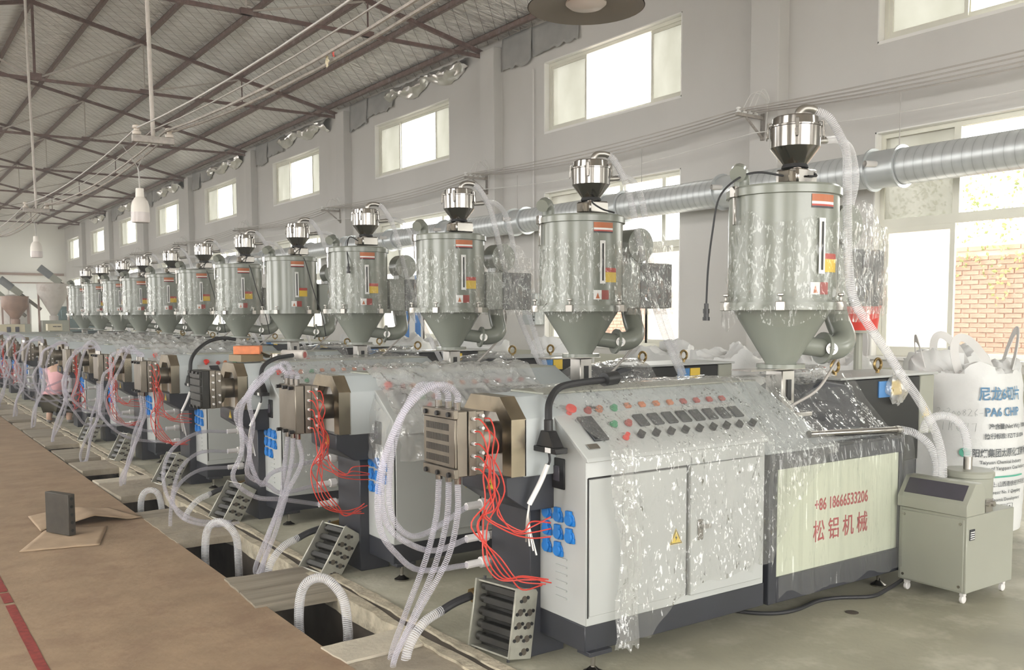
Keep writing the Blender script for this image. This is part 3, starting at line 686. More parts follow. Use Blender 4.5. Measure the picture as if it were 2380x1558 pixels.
cover(1.755, 2.19, 3.88, 4.13, 'slab_pale', 'pale dusty slab over the trench before the nearest opening', 0.05, 0.008, 0.05, seed=2)
cover(1.72, 2.21, 4.90, 5.55, 'slab_wood', 'two weathered boards over the trench between the two nearest openings', 0.05, 0.012, -0.05, seed=3, planks=2)
cover(1.76, 2.24, 6.66, 7.62, 'slab_concrete', 'broad grey boards over the trench beyond the second opening', 0.05, 0.006, 0.0, seed=4, planks=3)
cover(1.77, 2.24, 7.68, 7.98, 'slab_wood', 'narrow plank over the trench beside the third opening', 0.05, -0.01, 0.03, seed=5)
cover(1.79, 2.26, 8.64, 9.40, 'slab_concrete', 'rounded grey slab over the trench beyond the third opening', 0.06, 0.012, 0.04, seed=6)
cover(1.78, 2.28, 9.46, 9.68, 'slab_pale', 'pale timber laid across the trench beyond the rounded slab', 0.05, 0.012, 0.03, seed=7)
cover(1.79, 2.28, 10.35, 11.0, 'slab_concrete', 'grey slab over the trench in front of the fifth extruder', 0.06, 0.008, 0.03, seed=8)
yy0 = 11.3
for k in range(9):
    cover(1.79, 2.26, yy0, yy0+0.9, 'slab_concrete' if k % 2 else 'slab_wood', 'trench cover far along the aisle, number %s past the fifth extruder' % ['one', 'two', 'three', 'four', 'five', 'six', 'seven', 'eight', 'nine'][k], 0.05, 0.004, 0.0, seed=10+k); yy0 += 1.05 if k % 3 else 1.35
# thin haze volume added to the hall to imitate veiling lens glare
m, nt, out = nodes('haze')
vs = N(nt, 'VolumeScatter', Density=0.0045, Anisotropy=0.3); vs.inputs['Color'].default_value = (1, 0.99, 0.97, 1)
nt.links.new(vs.outputs[0], out.inputs['Volume']); MATS['haze'] = m
hz = MB().prism([(XL+0.03, 0.03), (XW-0.22, 0.03), (XW-0.22, roofz(XW)-0.3), (XR, roofz(XR)-0.3), (XL+0.03, roofz(XL)-0.3)], 'y', YB+0.05, YE-0.25).build('haze', 'haze', flat=True)
tag(hz, 'thin pale haze added to the air of the hall, standing in for lens glare', 'haze', kind='stuff')
# ============================================================ extruder
YF = 3.112                                     # front plane of the first machine
def slope(x, t, h=0.0):
    n = V((0, -0.213, 0.30)).normalized()
    return V((x, 3.10+0.30*t, 0.972+0.213*t))+n*h
SN = V((0, -0.213, 0.30)).normalized(); SU = V((0, 0.30, 0.213)).normalized(); SX = V((1, 0, 0))
SM = frame(SX, SU, SN)
def tri_sign(parent, c, M, s, name='warning_sign'):
    """yellow triangle with a black bolt, in the plane of M's x and y"""
    a = MB().add([c+M @ V((-s*0.55, -s*0.45, 0)), c+M @ V((s*0.55, -s*0.45, 0)), c+M @ V((0, s*0.55, 0)), c+M @ V((-s*0.55, -s*0.45, -0.002)), c+M @ V((s*0.55, -s*0.45, -0.002)), c+M @ V((0, s*0.55, -0.002))], [(0, 1, 2), (3, 5, 4), (0, 3, 4, 1), (1, 4, 5, 2), (2, 5, 3, 0)]).build(name, 'yellow', parent, flat=True)
    mb = MB(); e = 0.0008
    for p in ([(-0.50, -0.42), (0.50, -0.42), (0.44, -0.37), (-0.44, -0.37)], [(0.55*0.91, -0.42), (0, 0.5), (0, 0.40), (0.42, -0.37)], [(-0.5, -0.42), (-0.42, -0.37), (0, 0.40), (0, 0.5)], [(0.06, 0.22), (-0.10, -0.07), (0.0, -0.07), (-0.05, -0.30), (0.11, 0.0), (0.01, 0.0)]):
        mb.add([c+M @ V((q[0]*s, q[1]*s, e)) for q in p], [tuple(range(len(p)))])
    return mb, a
FX, FYN = V((1, 0, 0)), V((0, -1, 0))
MFRONT = frame(V((1, 0, 0)), V((0, 0, 1)), V((0, -1, 0)))        # faces -Y
MLEFT = frame(V((0, -1, 0)), V((0, 0, 1)), V((-1, 0, 0)))        # faces -X

def make_extruder(label, detail=2, die='vented', hang=True):
    e = empty('extruder', (3.6, 3.45, 0), label, 'extruder', 'row of extruders')
    # --- control cabinet
    cab = MB().prism([(YF, 0.225), (YF, 0.965), (3.395, 1.178), (3.46, 1.178), (3.46, 0.225)], 'x', 2.56, 3.73).build('control_cabinet', 'cabinet_white', e, bevel=0.004)
    con = MB().prism([(3.092, 0.958), (3.098, 0.976), (3.41, 1.197), (3.415, 1.185), (3.108, 0.958)], 'x', 2.553, 3.738).build('console_panel', 'cabinet_white', cab, bevel=0.003)
    MB().box(2.575, 3.170, YF-0.006, YF+0.004, 0.268, 0.880).build('door', 'cabinet_white', cab, bevel=0.003)
    rd = MB().box(3.182, 3.692, YF-0.022, YF-0.004, 0.262, 0.888).build('door', 'cabinet_white', cab, bevel=0.003)
    MB().box(3.171, 3.181, YF-0.0015, YF, 0.262, 0.888).box(2.566, 2.574, YF-0.001, YF, 0.262, 0.886).box(2.57, 3.69, YF-0.001, YF, 0.8805, 0.889).build('door_gap', 'black', cab)
    if detail:
        h = MB().box(3.225, 3.262, YF-0.030, YF-0.022, 0.525, 0.625).build('door_handle', 'steel', cab, bevel=0.005)
        MB().cyl((3.244, YF-0.030, 0.595), (3.244, YF-0.05, 0.595), 0.012, n=10).obox((3.262, YF-0.046, 0.592), (0.055, 0.012, 0.02)).build('door_latch', 'steel_dull', cab)
        sg, a = tri_sign(cab, V((3.10, YF-0.0075, 0.555)), MFRONT, 0.075); sg.build('warning_mark', 'black', cab, flat=True, fixn=False)
        for k in range(6):
            z = 0.315+0.036*k
            MB().prism([(3.245, z), (3.325, z), (3.325, z+0.007), (3.245, z+0.007)], 'x', 2.553, 2.56).build('louver', 'cabinet_white', cab)
    MB().box(2.551, 2.56, 3.258, 3.352, 0.815, 0.955).build('breaker_panel', 'black', cab, bevel=0.003)
    if detail: MB().box(2.547, 2.552, 3.29, 3.335, 0.85, 0.92).build('breaker_switch', 'screen_dark', cab, bevel=0.002)
    sock0 = None
    for r in range(3):
        for c in range(3 if r < 2 else 2):
            y = 3.388-0.084*c; z = 0.705-0.079*r-0.004*c
            if sock0 is None:
                mb = MB(); mb.cyl((2.552, y, z-0.010), (2.560, y, z-0.010), 0.031, n=16)
                mb.cyl((2.540, y, z-0.010), (2.552, y, z-0.010), 0.026, n=16); mb.box(2.540, 2.556, y-0.018, y+0.018, z+0.008, z+0.030); mb.box(2.548, 2.560, y-0.034, y-0.008, z-0.036, z-0.012)
                sock0 = mb.build('power_socket', 'blue', cab, bevel=0.002); sy, sz = y, z
            else:
                s2 = sock0.copy(); COL.objects.link(s2); s2.parent = cab; s2.location = (0, y-sy, z-sz)
    # console controls
    def button(x, t, mat, r=0.016, nm='push_button', h=0.02):
        c = slope(x, t, 0.008); return MB().cyl(c, c+SN*0.007, r*1.25, n=12).cyl(c+SN*0.007, c+SN*h, r*0.95, r*0.85, n=12).build(nm, mat, con)
    if detail:
        c = slope(2.64, 0.80, 0.008); MB().cyl(c, c+SN*0.022, 0.014, n=12).lathe([(0.024, 0.0), (0.027, 0.006), (0.024, 0.016), (0.0, 0.018)], c+SN*0.022, 14, SM).build('emergency_stop', 'red_button', con)
        for x, t, mt in [(2.752, 0.81, 'dull_red'), (2.822, 0.82, 'orange_button'), (2.914, 0.82, 'green_button'), (2.836, 0.52, 'green_button'), (2.926, 0.52, 'dull_red')]:
            button(x, t, mt); 
        button(2.845, 0.27, 'red_button', 0.013, h=0.03)
        base0 = knob0 = lamp0 = disp0 = None
        for k in range(8):
            x = 3.005+0.0935*k
            c = slope(x, 0.84, 0.008); MB().obox(c+SN*0.008, (0.032, 0.030, 0.016), SM).build('indicator_lamp', ['orange_button', 'orange_button', 'orange_button', 'orange_button', 'dull_red', 'dull_red', 'dull_red', 'dull_red'][k], con, bevel=0.003)
            c = slope(x+0.012, 0.555, 0.008); dp = MB().obox(c+SN*0.004, (0.060, 0.078, 0.012), SM).build('temperature_display', 'display_dark', con, bevel=0.002)
        for k in range(9):
            x = 2.94+0.0955*k; c = slope(x, 0.285, 0.008)
            MB().cyl(c, c+SN*0.008, 0.019, n=12).obox(c+SN*0.018, (0.011, 0.034, 0.022), SM @ Matrix.Rotation(0.5, 3, 'Z')).build('selector_knob', 'black', con)
            if k < 8:
                c = slope(x+0.01, 0.17, 0.008); 
        c = slope(2.70, 0.48, 0.008); MB().obox(c+SN*0.005, (0.085, 0.16, 0.012), SM).build('ammeter', 'display_dark', con, bevel=0.002)
        c = slope(2.63, 0.18, 0.008); MB().obox(c+SN*0.002, (0.06, 0.03, 0.004), SM).build('name_plate', 'steel_dull', con)
    # --- dark base and feet
    base = MB().box(2.56, 3.745, 3.118, 3.5, 0.105, 0.225).box(3.745, 5.0, 3.3, 3.95, 0.08, 0.16).build('plinth', 'frame_dark', e, bevel=0.004)
    for x, y in ((2.62, 3.135), (2.62, 3.80), (4.86, 3.20), (4.86, 3.85)):
        f = MB().box(x-0.055, x+0.075, y-0.045, y+0.045, 0.092, 0.112).build('foot_bracket', 'frame_dark', e, bevel=0.002)
        MB().cyl((x, y, 0.02), (x, y, 0.135), 0.011, n=8).cyl((x, y, 0.112), (x, y, 0.124), 0.018, n=6).lathe([(0.045, 0), (0.045, 0.008), (0.03, 0.016), (0.014, 0.03)], (x, y, 0), 16).build('leveling_foot', 'steel', f)
    MB().box(2.50, 2.70, 3.447, 3.77, 0.0, 0.86).build('support_column', 'frame_dark', e, bevel=0.004)
    MB().prism([(2.30, 0.80), (2.30, 0.885), (2.7, 0.885), (2.7, 0.72), (2.42, 0.72)], 'y', 3.345, 3.72).build('column_head', 'frame_dark', e, bevel=0.004)
    sg, a = tri_sign(e, V((2.362-0.0655, 3.47, 0.842)), MLEFT, 0.062); sg.build('warning_mark', 'black', e, flat=True, fixn=False)
    # --- barrel housing
    hs = MB().prism([(3.33, 0.88), (3.33, 1.14), (3.42, 1.232), (3.66, 1.232), (3.735, 1.15), (3.735, 0.88)], 'x', 2.385, 3.75).build('barrel_housing', 'housing_grey', e, bevel=0.004)
    MB().add([(3.74, YF, 0.885), (4.30, YF, 0.885), (4.02, 3.43, 1.236), (3.74, 3.43, 1.236), (3.74, 3.70, 1.236), (4.02, 3.70, 1.236), (4.30, 3.78, 0.885), (3.74, 3.78, 0.885)], [(0, 1, 2, 3), (3, 2, 5, 4), (1, 6, 5, 2), (4, 5, 6, 7), (0, 3, 4, 7), (0, 7, 6, 1)]).build('rear_housing', 'housing_grey', e, bevel=0.004)
    MB().box(2.56, 4.02, 3.425, 3.69, 1.232, 1.242).build('top_sheet', 'pump_grey', e, bevel=0.003)
    o8 = [(3.33, 0.885), (3.33, 1.14), (3.42, 1.235), (3.66, 1.235), (3.735, 1.15), (3.735, 0.885)]; i8 = [(3.40, 0.885), (3.40, 1.10), (3.45, 1.165), (3.62, 1.165), (3.67, 1.10), (3.67, 0.885)]
    mb = MB(); n = 6
    for x in (2.315, 2.395): mb.add([(x, *p) for p in o8+i8], [(k, k+1, k+7, k+6) for k in range(5)])
    mb.add([(2.315, *p) for p in o8]+[(2.395, *p) for p in o8], [(k, k+1, k+7, k+6) for k in range(5)])
    mb.add([(2.315, *p) for p in i8]+[(2.395, *p) for p in i8], [(k, k+1, k+7, k+6) for k in range(5)])
    mb.build('end_frame', 'bronze_steel', e)
    MB().prism([(3.40, 0.885), (3.40, 1.10), (3.45, 1.165), (3.62, 1.165), (3.67, 1.10), (3.67, 0.885)], 'x', 2.36, 2.384).build('heat_shield', 'steel_dull', e)
    MB().cyl((2.20, 3.5, 1.045), (2.38, 3.5, 1.045), 0.075, n=20).cyl((2.205, 3.5, 1.045), (2.24, 3.5, 1.045), 0.115, n=20).build('barrel_flange', 'die_steel', e)
    # --- die head
    D = MB().box(2.06, 2.115, 3.37, 3.63, 0.905, 1.19).build('die_block', 'die_black' if die == 'black' else 'die_steel', e, bevel=0.004)
    MB().box(2.12, 2.16, 3.37, 3.63, 0.905, 1.19).build('die_plate', 'die_steel', D, bevel=0.003)
    MB().box(2.165, 2.21, 3.385, 3.615, 0.905, 1.185).build('die_plate', 'die_steel', D, bevel=0.003)
    if die == 'vented':
        MB().box(2.047, 2.06, 3.368, 3.632, 0.945, 1.155).build('vent_cover', 'die_steel', D, bevel=0.003)
        MB().box(2.043, 2.066, 3.366, 3.634, 1.157, 1.195).build('top_bar', 'die_steel', D, bevel=0.002); MB().box(2.043, 2.066, 3.366, 3.634, 0.900, 0.942).build('bottom_bar', 'die_steel', D, bevel=0.002)
        sl0 = None
        for r in range(4):
            for c in range(20):
                y = 3.605-0.0098*c; z = 1.118-0.047*r
                if sl0 is None: sl0 = MB().box(2.0458, 2.0478, y-0.0017, y+0.0017, z-0.015, z+0.015).build('vent_slot', 'black', D); s0 = (y, z)
                else:
                    s2 = sl0.copy(); COL.objects.link(s2); s2.parent = D; s2.location = (0, y-s0[0], z-s0[1])
    elif die == 'black':
        for r in range(5): MB().box(2.044, 2.06, 3.375, 3.625, 0.913+0.055*r, 0.962+0.055*r).build('die_bar', 'die_black', D, bevel=0.003)
    if detail:
        for y in (3.405, 3.50, 3.60):
            for z in (0.915, 1.175): MB().cyl((2.058, y, z), (2.032, y, z), 0.011, n=8).build('bolt', 'black', D)
    for k in range(5):
        z = 1.155-0.054*k
        MB().cyl((2.14, 3.372, z), (2.14, 3.352, z), 0.008, n=8).build('heater_rod', 'white_plastic', D)
        if k != 2: MB().cyl((2.19, 3.387, z+0.01), (2.19, 3.362, z+0.01), 0.008, n=8).build('heater_rod', 'white_plastic', D)
    if die != 'black':
        for j, y in enumerate((3.41, 3.485, 3.57)):
            MB().cyl((2.088, y, 1.19), (2.088, y, 1.225), 0.015, n=10).cyl((2.088, y, 0.905), (2.088, y, 0.87), 0.015, n=10).build('hose_fitting', 'steel', D)
    # water inlets on the column
    for j, z in enumerate((0.668, 0.508, 0.378)):
        MB().cyl((2.70, 3.81, z), (2.50, 3.81, z+0.002), 0.020, n=10).cyl((2.50, 3.81, z+0.002), (2.46, 3.81, z+0.002), 0.028, n=10).cyl((2.46, 3.81, z+0.002), (2.38, 3.81, z), 0.019, n=10).build('water_inlet', 'white_plastic', e)
    # --- heater wires
    if hang and detail:
        rnd = random.Random(len(label))
        for k in range(9):
            z = 1.155-0.054*(k if k < 5 else k-5+(1 if k > 6 else 0)); x = 2.14 if k < 5 else 2.19
            y0 = 3.35; p = [(x, y0, z), (x+0.01, y0-0.03, z-0.004), (x+0.02+rnd.uniform(-.01, .02), y0-0.055, z-0.06)]
            zz = z-0.06
            while zz > 0.86: zz -= 0.09; p.append((2.17+0.016*(k % 4)+rnd.uniform(-.022, .022), y0-0.06+rnd.uniform(-.02, .02), zz))
            if k % 2: p += [(2.20+rnd.uniform(-.06, .05), 3.29, 0.74), (2.25+0.01*k, 3.26, 0.66), (2.36, 3.245, 0.615+0.012*k), (2.47, 3.25, 0.60+0.012*k+rnd.uniform(-.02, .05))]
            else: p += [(2.14+rnd.uniform(-.06, .05), 3.30, 0.70), (2.13+0.01*k, 3.27, 0.56), (2.19+0.01*k, 3.25, 0.47), (2.31, 3.24, 0.43+rnd.uniform(-.03, .04)), (2.42+rnd.uniform(-.02, .06), 3.24, 0.43+rnd.uniform(-.03, .05))]
            mb = MB(); mb.tube(smooth(p, 5), 0.0034, 5); mb.build('heater_wire', 'wire_red', D)
    elif hang:
        mb = MB(); rnd = random.Random(5)
        for k in range(9):
            p = [(2.14+0.05*(k % 2), 3.35, 1.15-0.03*k), (2.16, 3.30, 1.08-0.03*k), (2.15+0.01*(k % 4), 3.29, 0.80)]
            for q in range(3): p.append((2.15+rnd.uniform(-.06, .10), 3.28+rnd.uniform(-.02, .02), 0.70-0.11*q-rnd.uniform(0, .05)))
            mb.tube(smooth(p, 3), 0.004, 4)
        o = mb.build('heater_wires', 'wire_red', D); o['kind'] = 'stuff'
    # --- motor, gearbox and dark panelled frame
    fr = MB().box(3.77, 4.95, YF, 3.95, 0.80, 0.885).box(3.77, 3.835, YF, 3.95, 0.10, 0.80).box(4.912, 4.95, YF, 3.95, 0.10, 0.80).box(3.835, 4.912, YF, 3.95, 0.10, 0.235).build('base_frame', 'frame_dark', e, bevel=0.004)
    MB().box(3.836, 4.911, YF+0.012, YF+0.03, 0.236, 0.799).build('base_panel', 'panel_green', e)
    MB().box(4.30, 5.05, 3.24, 3.92, 0.885, 0.90).build('base_top', 'housing_grey', e)
    gb = MB().prism([(4.42, 0.89), (4.42, 1.02), (4.52, 1.13), (4.70, 1.20), (5.0, 1.16), (5.1, 0.89)], 'y', 3.50, 3.88).build('gearbox', 'frame_dark', e, bevel=0.01)
    mo = MB().box(5.0, 5.82, 3.56, 3.98, 0.62, 1.185).build('motor_cabinet', 'black', e, bevel=0.006)
    MB().box(4.92, 5.99, 3.53, 4.02, 1.19, 1.205).build('cabinet_lid', 'cabinet_white', mo, bevel=0.003)
    MB().box(5.822, 5.985, 3.555, 3.98, 0.79, 1.188).build('end_cover', 'pump_grey', mo, bevel=0.006)
    MB().box(5.05, 5.9, 3.62, 3.95, 0.0, 0.62).build('motor_base', 'frame_dark', mo)
    MB().box(5.35, 5.48, 3.552, 3.56, 1.06, 1.165).build('blue_label', 'blue_sticker', mo); MB().box(5.49, 5.60, 3.552, 3.56, 1.07, 1.165).build('yellow_label', 'yellow_sticker', mo)
    sg, a = tri_sign(mo, V((5.90, 3.5535, 0.94)), MFRONT, 0.085); sg.build('warning_mark', 'black', mo, flat=True, fixn=False)
    for x in (5.12, 5.58):
        MB().torus((x, 3.72, 1.262), 0.038, 0.010, frame((1, 0, 0), (0, 0, 1), (0, -1, 0)), 18, 8).cyl((x, 3.72, 1.205), (x, 3.72, 1.228), 0.013, n=8).build('lifting_eye', 'brass', mo)
    # feed throat under the dryer
    th = MB().box(4.245, 4.355, 3.43, 3.55, 1.03, 1.283)
    th.build('feed_throat', 'steel_dull', e, bevel=0.006)
    MB().box(4.17, 4.43, 3.36, 3.62, 1.02, 1.045).build('throat_plate', 'steel_dull', e, bevel=0.004)
    MB().box(4.283, 4.317, 3.422, 3.431, 1.11, 1.23).build('throat_window', 'black', e)
    MB().cyl((4.02, 3.52, 1.02), (4.9, 3.60, 1.02), 0.105, n=18).build('feed_barrel', 'frame_dark', e)
    return e

# ============================================================ dryer
HX, HY = 4.288, 3.478
def cylp(r, a, z): return V((HX+r*math.cos(a), HY+r*math.sin(a), z))
def patch(parent, nm, mat, a0, a1, z0, z1, r=0.3035, n=6, th=0.002):
    mb = MB()
    for k in range(n):
        t0 = a0+(a1-a0)*k/n; t1 = a0+(a1-a0)*(k+1)/n
        mb.add([cylp(r+th, t0, z0), cylp(r+th, t1, z0), cylp(r+th, t1, z1), cylp(r+th, t0, z1)], [(0, 1, 2, 3)])
    return mb.build(nm, mat, parent, fixn=False)
CA = math.atan2(-HY, -HX)                       # direction from the dryer to the aisle corner
def make_dryer(label, film=True):
    d = empty('hopper_dryer', (HX, HY, 1.283), label, 'dryer', 'row of hopper dryers')
    B = MB().lathe([(0.300, 1.662), (0.300, 2.262)], (HX, HY, 0), 48, cap=False).build('barrel', 'hopper_grey', d)
    MB().lathe([(0.302, 2.245), (0.316, 2.248), (0.316, 2.288), (0.306, 2.300), (0.05, 2.325), (0, 2.325)], (HX, HY, 0), 48, cap=False).build('lid', 'hopper_grey', d)
    MB().lathe([(0.300, 1.664), (0.335, 1.664), (0.335, 1.644), (0.335, 1.640), (0.335, 1.622), (0.28, 1.622)], (HX, HY, 0), 48, cap=False).build('middle_flange', 'hopper_grey', d)
    MB().lathe([(0.275, 1.630), (0.088, 1.325), (0.086, 1.30)], (HX, HY, 0), 40, cap=False).build('cone', 'hopper_grey', d)
    MB().lathe([(0.0, 1.318), (0.135, 1.318), (0.135, 1.296), (0.0, 1.296)], (HX, HY, 0), 24, cap=False).build('outlet_flange', 'hopper_grey', d)
    MB().box(HX-0.33, HX+0.13, HY-0.07, HY+0.07, 1.287, 1.295).build('slide_gate', 'steel', d)
    for a in (CA-1.05, CA-0.02, CA+1.1):
        c = cylp(0.345, a, 1.643); M = rz(a)
        b_ = MB().obox(c, (0.05, 0.05, 0.05), M).cyl(c+V((0, 0, 0.02)), c+V((0, 0, 0.055)), 0.008, n=8).cyl(c+V((0, 0, 0.055)), c+V((0, 0, 0.068)), 0.018, n=10)
        b_.build('clamp_bolt', 'steel_dull', d, bevel=0.003)
    a = CA-0.93; c = cylp(0.318, a, 2.24); M = rz(a)
    MB().obox(cylp(0.325, a, 2.27), (0.03, 0.05, 0.06), M).obox(cylp(0.322, a, 2.17), (0.014, 0.022, 0.16), M).build('lid_latch', 'steel', d, bevel=0.003)
    # door on the front with its sight glass and stickers; angles from the camera-facing side
    A = CA
    g = patch(d, 'sight_glass_frame', 'white', A+0.645, A+0.785, 1.815, 2.112, 0.309)
    patch(d, 'sight_glass', 'black', A+0.695, A+0.735, 1.835, 2.092, 0.3125, 2)
    h = patch(d, 'maker_label', 'orange_sticker', A+0.50, A+1.02, 2.200, 2.238, 0.302); patch(d, 'maker_label_band', 'white', A+0.50, A+1.02, 2.186, 2.200, 0.302); patch(d, 'maker_label_line', 'red_sticker', A+0.50, A+1.02, 2.176, 2.186, 0.302); patch(d, 'maker_label_foot', 'frame_dark', A+0.50, A+1.02, 2.166, 2.176, 0.302)
    patch(d, 'caution_label', 'yellow_sticker', A+0.80, A+1.15, 1.825, 1.895, 0.302); patch(d, 'caution_label_head', 'red_sticker', A+0.80, A+1.15, 1.895, 1.925, 0.302)
    patch(d, 'hazard_label', 'white', A+0.50, A+0.70, 1.705, 1.77, 0.302); patch(d, 'hazard_label_text', 'dull_red', A+0.705, A+0.90, 1.705, 1.77, 0.302)
    am = A+0.60; mb = MB(); mb.add([cylp(0.3065, am-0.05, 1.712), cylp(0.3065, am+0.05, 1.712), cylp(0.3065, am, 1.752)], [(0, 1, 2)]); mb.build('hazard_triangle', 'orange_sticker', d, fixn=False)
    # cone hot-air inlet with thermometer
    p = V((4.36, 3.44, 1.43)); q = V((4.535, 3.39, 1.405)); ax = (q-p).normalized()
    MB().cyl(p, q, 0.055, n=18).cyl(q, q+ax*0.018, 0.092, n=22).build('air_inlet', 'hopper_grey', d)
    el = smooth([q+ax*0.018, (4.66, 3.37, 1.41), (4.74, 3.39, 1.46), (4.76, 3.45, 1.56), (4.76, 3.48, 1.66)], 5)
    MB().tube(el, 0.07, 16).build('air_pipe', 'hopper_grey', d)
    n_ = V((-0.55, -0.82, 0.1)).normalized(); c = V((4.535, 3.325, 1.40))
    MB().cyl(c, c+n_*0.02, 0.034, n=18).build('thermometer', 'steel_dull', d); MB().cyl(c+n_*0.02, c+n_*0.022, 0.027, n=18).build('thermometer_face', 'white', d)
    s_ = n_.cross(V((0, 0, 1))).normalized(); MB().beam(c+n_*0.0235-s_*0.014-V((0, 0, 0.008)), c+n_*0.0235+s_*0.016+V((0, 0, 0.010)), 0.003, 0.003).build('thermometer_needle', 'black', d)
    # blower
    bx = MB().box(4.60, 5.09, 3.385, 3.62, 1.645, 1.985).build('blower_box', 'hopper_grey', d, bevel=0.008)
    MB().box(4.78, 5.095, 3.372, 3.385, 1.65, 1.98).build('control_face', 'display_dark', bx, bevel=0.003)
    MB().box(4.88, 4.95, 3.366, 3.373, 1.87, 1.94).build('controller', 'screen_dark', bx)
    MB().cyl((4.82, 3.42, 2.12), (4.82, 3.58, 2.12), 0.125, n=24).box(4.74, 4.86, 3.44, 3.56, 1.98, 2.10).build('fan_housing', 'hopper_grey', d)
    MB().cyl((4.50, 3.50, 1.95), (4.62, 3.50, 1.95), 0.05, n=14).build('duct_neck', 'hopper_grey', d)
    # exhaust bend on the lid
    MB().tube(smooth([(4.10, 3.62, 2.30), (4.10, 3.62, 2.36), (4.06, 3.60, 2.395), (4.0, 3.56, 2.37)], 5), 0.045, 14, caps=True).build('exhaust_bend', 'hopper_grey', d)
    if film:
        rnd = random.Random(len(label))
        sd = rnd.uniform(0, 50)
        def fn(u, v):
            a = A-1.25+2.9*u; z = 1.56+0.10*noise.noise(V((u*6, sd, 1)))+(2.16+0.09*noise.noise(V((u*5, sd, 2)))-1.60)*v
            rr = 0.312+0.016*noise.noise(V((a*4+z*3, z*6, sd)))+0.010*noise.noise(V((a*11, z*13, sd)))
            if z < 1.68: rr += 0.035*min(1, (1.68-z)/0.03)*(1 if z > 1.60 else 0.8)
            b_ = (a-(A+1.0)); 
            if b_ > 0:
                tx = cylp(rr, A+1.0, z)
                k = min(1, b_/0.65); t2 = V((4.52+0.58*k, 3.20+0.16*k, z+(0.03*math.sin(z*9))))
                c = tx.lerp(t2, min(1, k*1.0)); c += V((0, -1, 0))*0.02*noise.noise(V((k*9, z*9, sd))); return c
            return cylp(rr, a, z)
        mb = MB(); mb.grid(fn, 80, 26); mb.build('film_wrap', 'film_stretch', d, fixn=False)
        def fn2(u, v):
            k = u; z = 1.60+0.66*v*(1-0.12*abs(k-0.4)); x = 4.56+0.56*k; y = 3.345-0.03*math.sin(k*3.1)+0.02*noise.noise(V((k*8, z*9, sd+4)))
            if z > 2.0: x = x+(4.82-x)*min(1, (z-2.0)/0.26)*0.65
            return (x, y, z)
        mb = MB(); mb.grid(fn2, 24, 26); mb.build('film_wrap', 'film', d, fixn=False)
        def fn3(u, v):
            return V((5.115+0.01*noise.noise(V((u*7, v*9, sd))), 3.35+0.30*u, 1.60+0.42*v))
        mb = MB(); mb.grid(fn3, 8, 12); mb.build('film_wrap', 'film', d, fixn=False)
    return d

LX, LY = 4.38, 3.478
def make_loader(label):
    L = empty('vacuum_loader', (LX, LY, 2.325), label, 'vacuum loader', 'row of vacuum loaders')
    MB().lathe([(0.035, 2.432), (0.062, 2.437), (0.138, 2.535), (0.140, 2.645)], (LX, LY, 0), 32, cap=False).build('bowl', 'steel', L)
    MB().lathe([(0.140, 2.645), (0.146, 2.647), (0.146, 2.655), (0.130, 2.66), (0.126, 2.70), (0.118, 2.707), (0, 2.712)], (LX, LY, 0), 32, cap=False).build('lid', 'steel', L)
    for a in (CA+0.05, CA-1.5, CA+1.55):
        c = V((LX+0.150*math.cos(a), LY+0.150*math.sin(a), 2.635)); M = rz(a)
        MB().obox(c, (0.010, 0.022, 0.085), M).obox(c+V((0, 0, 0.042))-M @ V((0.008, 0, 0)), (0.022, 0.022, 0.008), M).obox(c-V((0, 0, 0.03))+M @ V((0.006, 0, 0)), (0.006, 0.018, 0.05), M).build('clamp', 'steel', L, bevel=0.002)
    MB().lathe([(0.060, 2.42), (0.075, 2.424), (0.072, 2.436), (0.060, 2.455)], (LX, LY, 0), 20).build('rubber_collar', 'black_rubber', L)
    MB().box(LX-0.075, LX+0.105, LY-0.08, LY+0.08, 2.325, 2.418).build('discharge_box', 'steel', L, bevel=0.012)
    MB().box(LX-0.118, LX-0.072, LY-0.055, LY+0.02, 2.335, 2.40).build('valve_block', 'die_steel', L, bevel=0.004)
    MB().tube(smooth([(LX+0.02, LY, 2.70), (LX+0.022, LY-0.002, 2.735), (LX+0.05, LY-0.008, 2.76), (LX+0.10, LY-0.02, 2.765), (LX+0.14, LY-0.03, 2.757)], 5), 0.022, 12).build('suction_elbow', 'steel_dull', L)
    MB().cyl((LX+0.12, LY-0.02, 2.585), (LX+0.24, LY-0.025, 2.60), 0.020, n=12).build('inlet_pipe', 'steel_dull', L)
    return L
# ============================================================ the row
PITCH = 1.8318
DY = [0, -.03, -.04, -.015, .01, .07, .12, .12, .17, .03, .13, .10]
YO = [PITCH*i+DY[i] for i in range(12)]
def nth(i): return ['nearest', 'second nearest', 'third', 'fourth', 'fifth', 'sixth', 'seventh', 'eighth', 'ninth', 'tenth', 'eleventh', 'farthest'][i]
EXL = ['nearest white extruder, film over its console and red stencilled panel', 'second extruder, film draped off the left edge of its console', 'third extruder, with a black slatted die and an orange box on top', 'fourth extruder, bare console with a round red stop button and a looping black lead', 'fifth extruder, between the bare console and the person in pink']+['white extruder, number %s in the row counted from the camera' % nth(i) for i in range(5, 12)]
ex = {}
ex[0] = make_extruder(EXL[0], 2, 'vented'); ex[1] = make_extruder(EXL[1], 2, 'plain'); ex[2] = make_extruder(EXL[2], 2, 'black', hang=False); ex[5] = make_extruder(EXL[5], 0, 'plain')
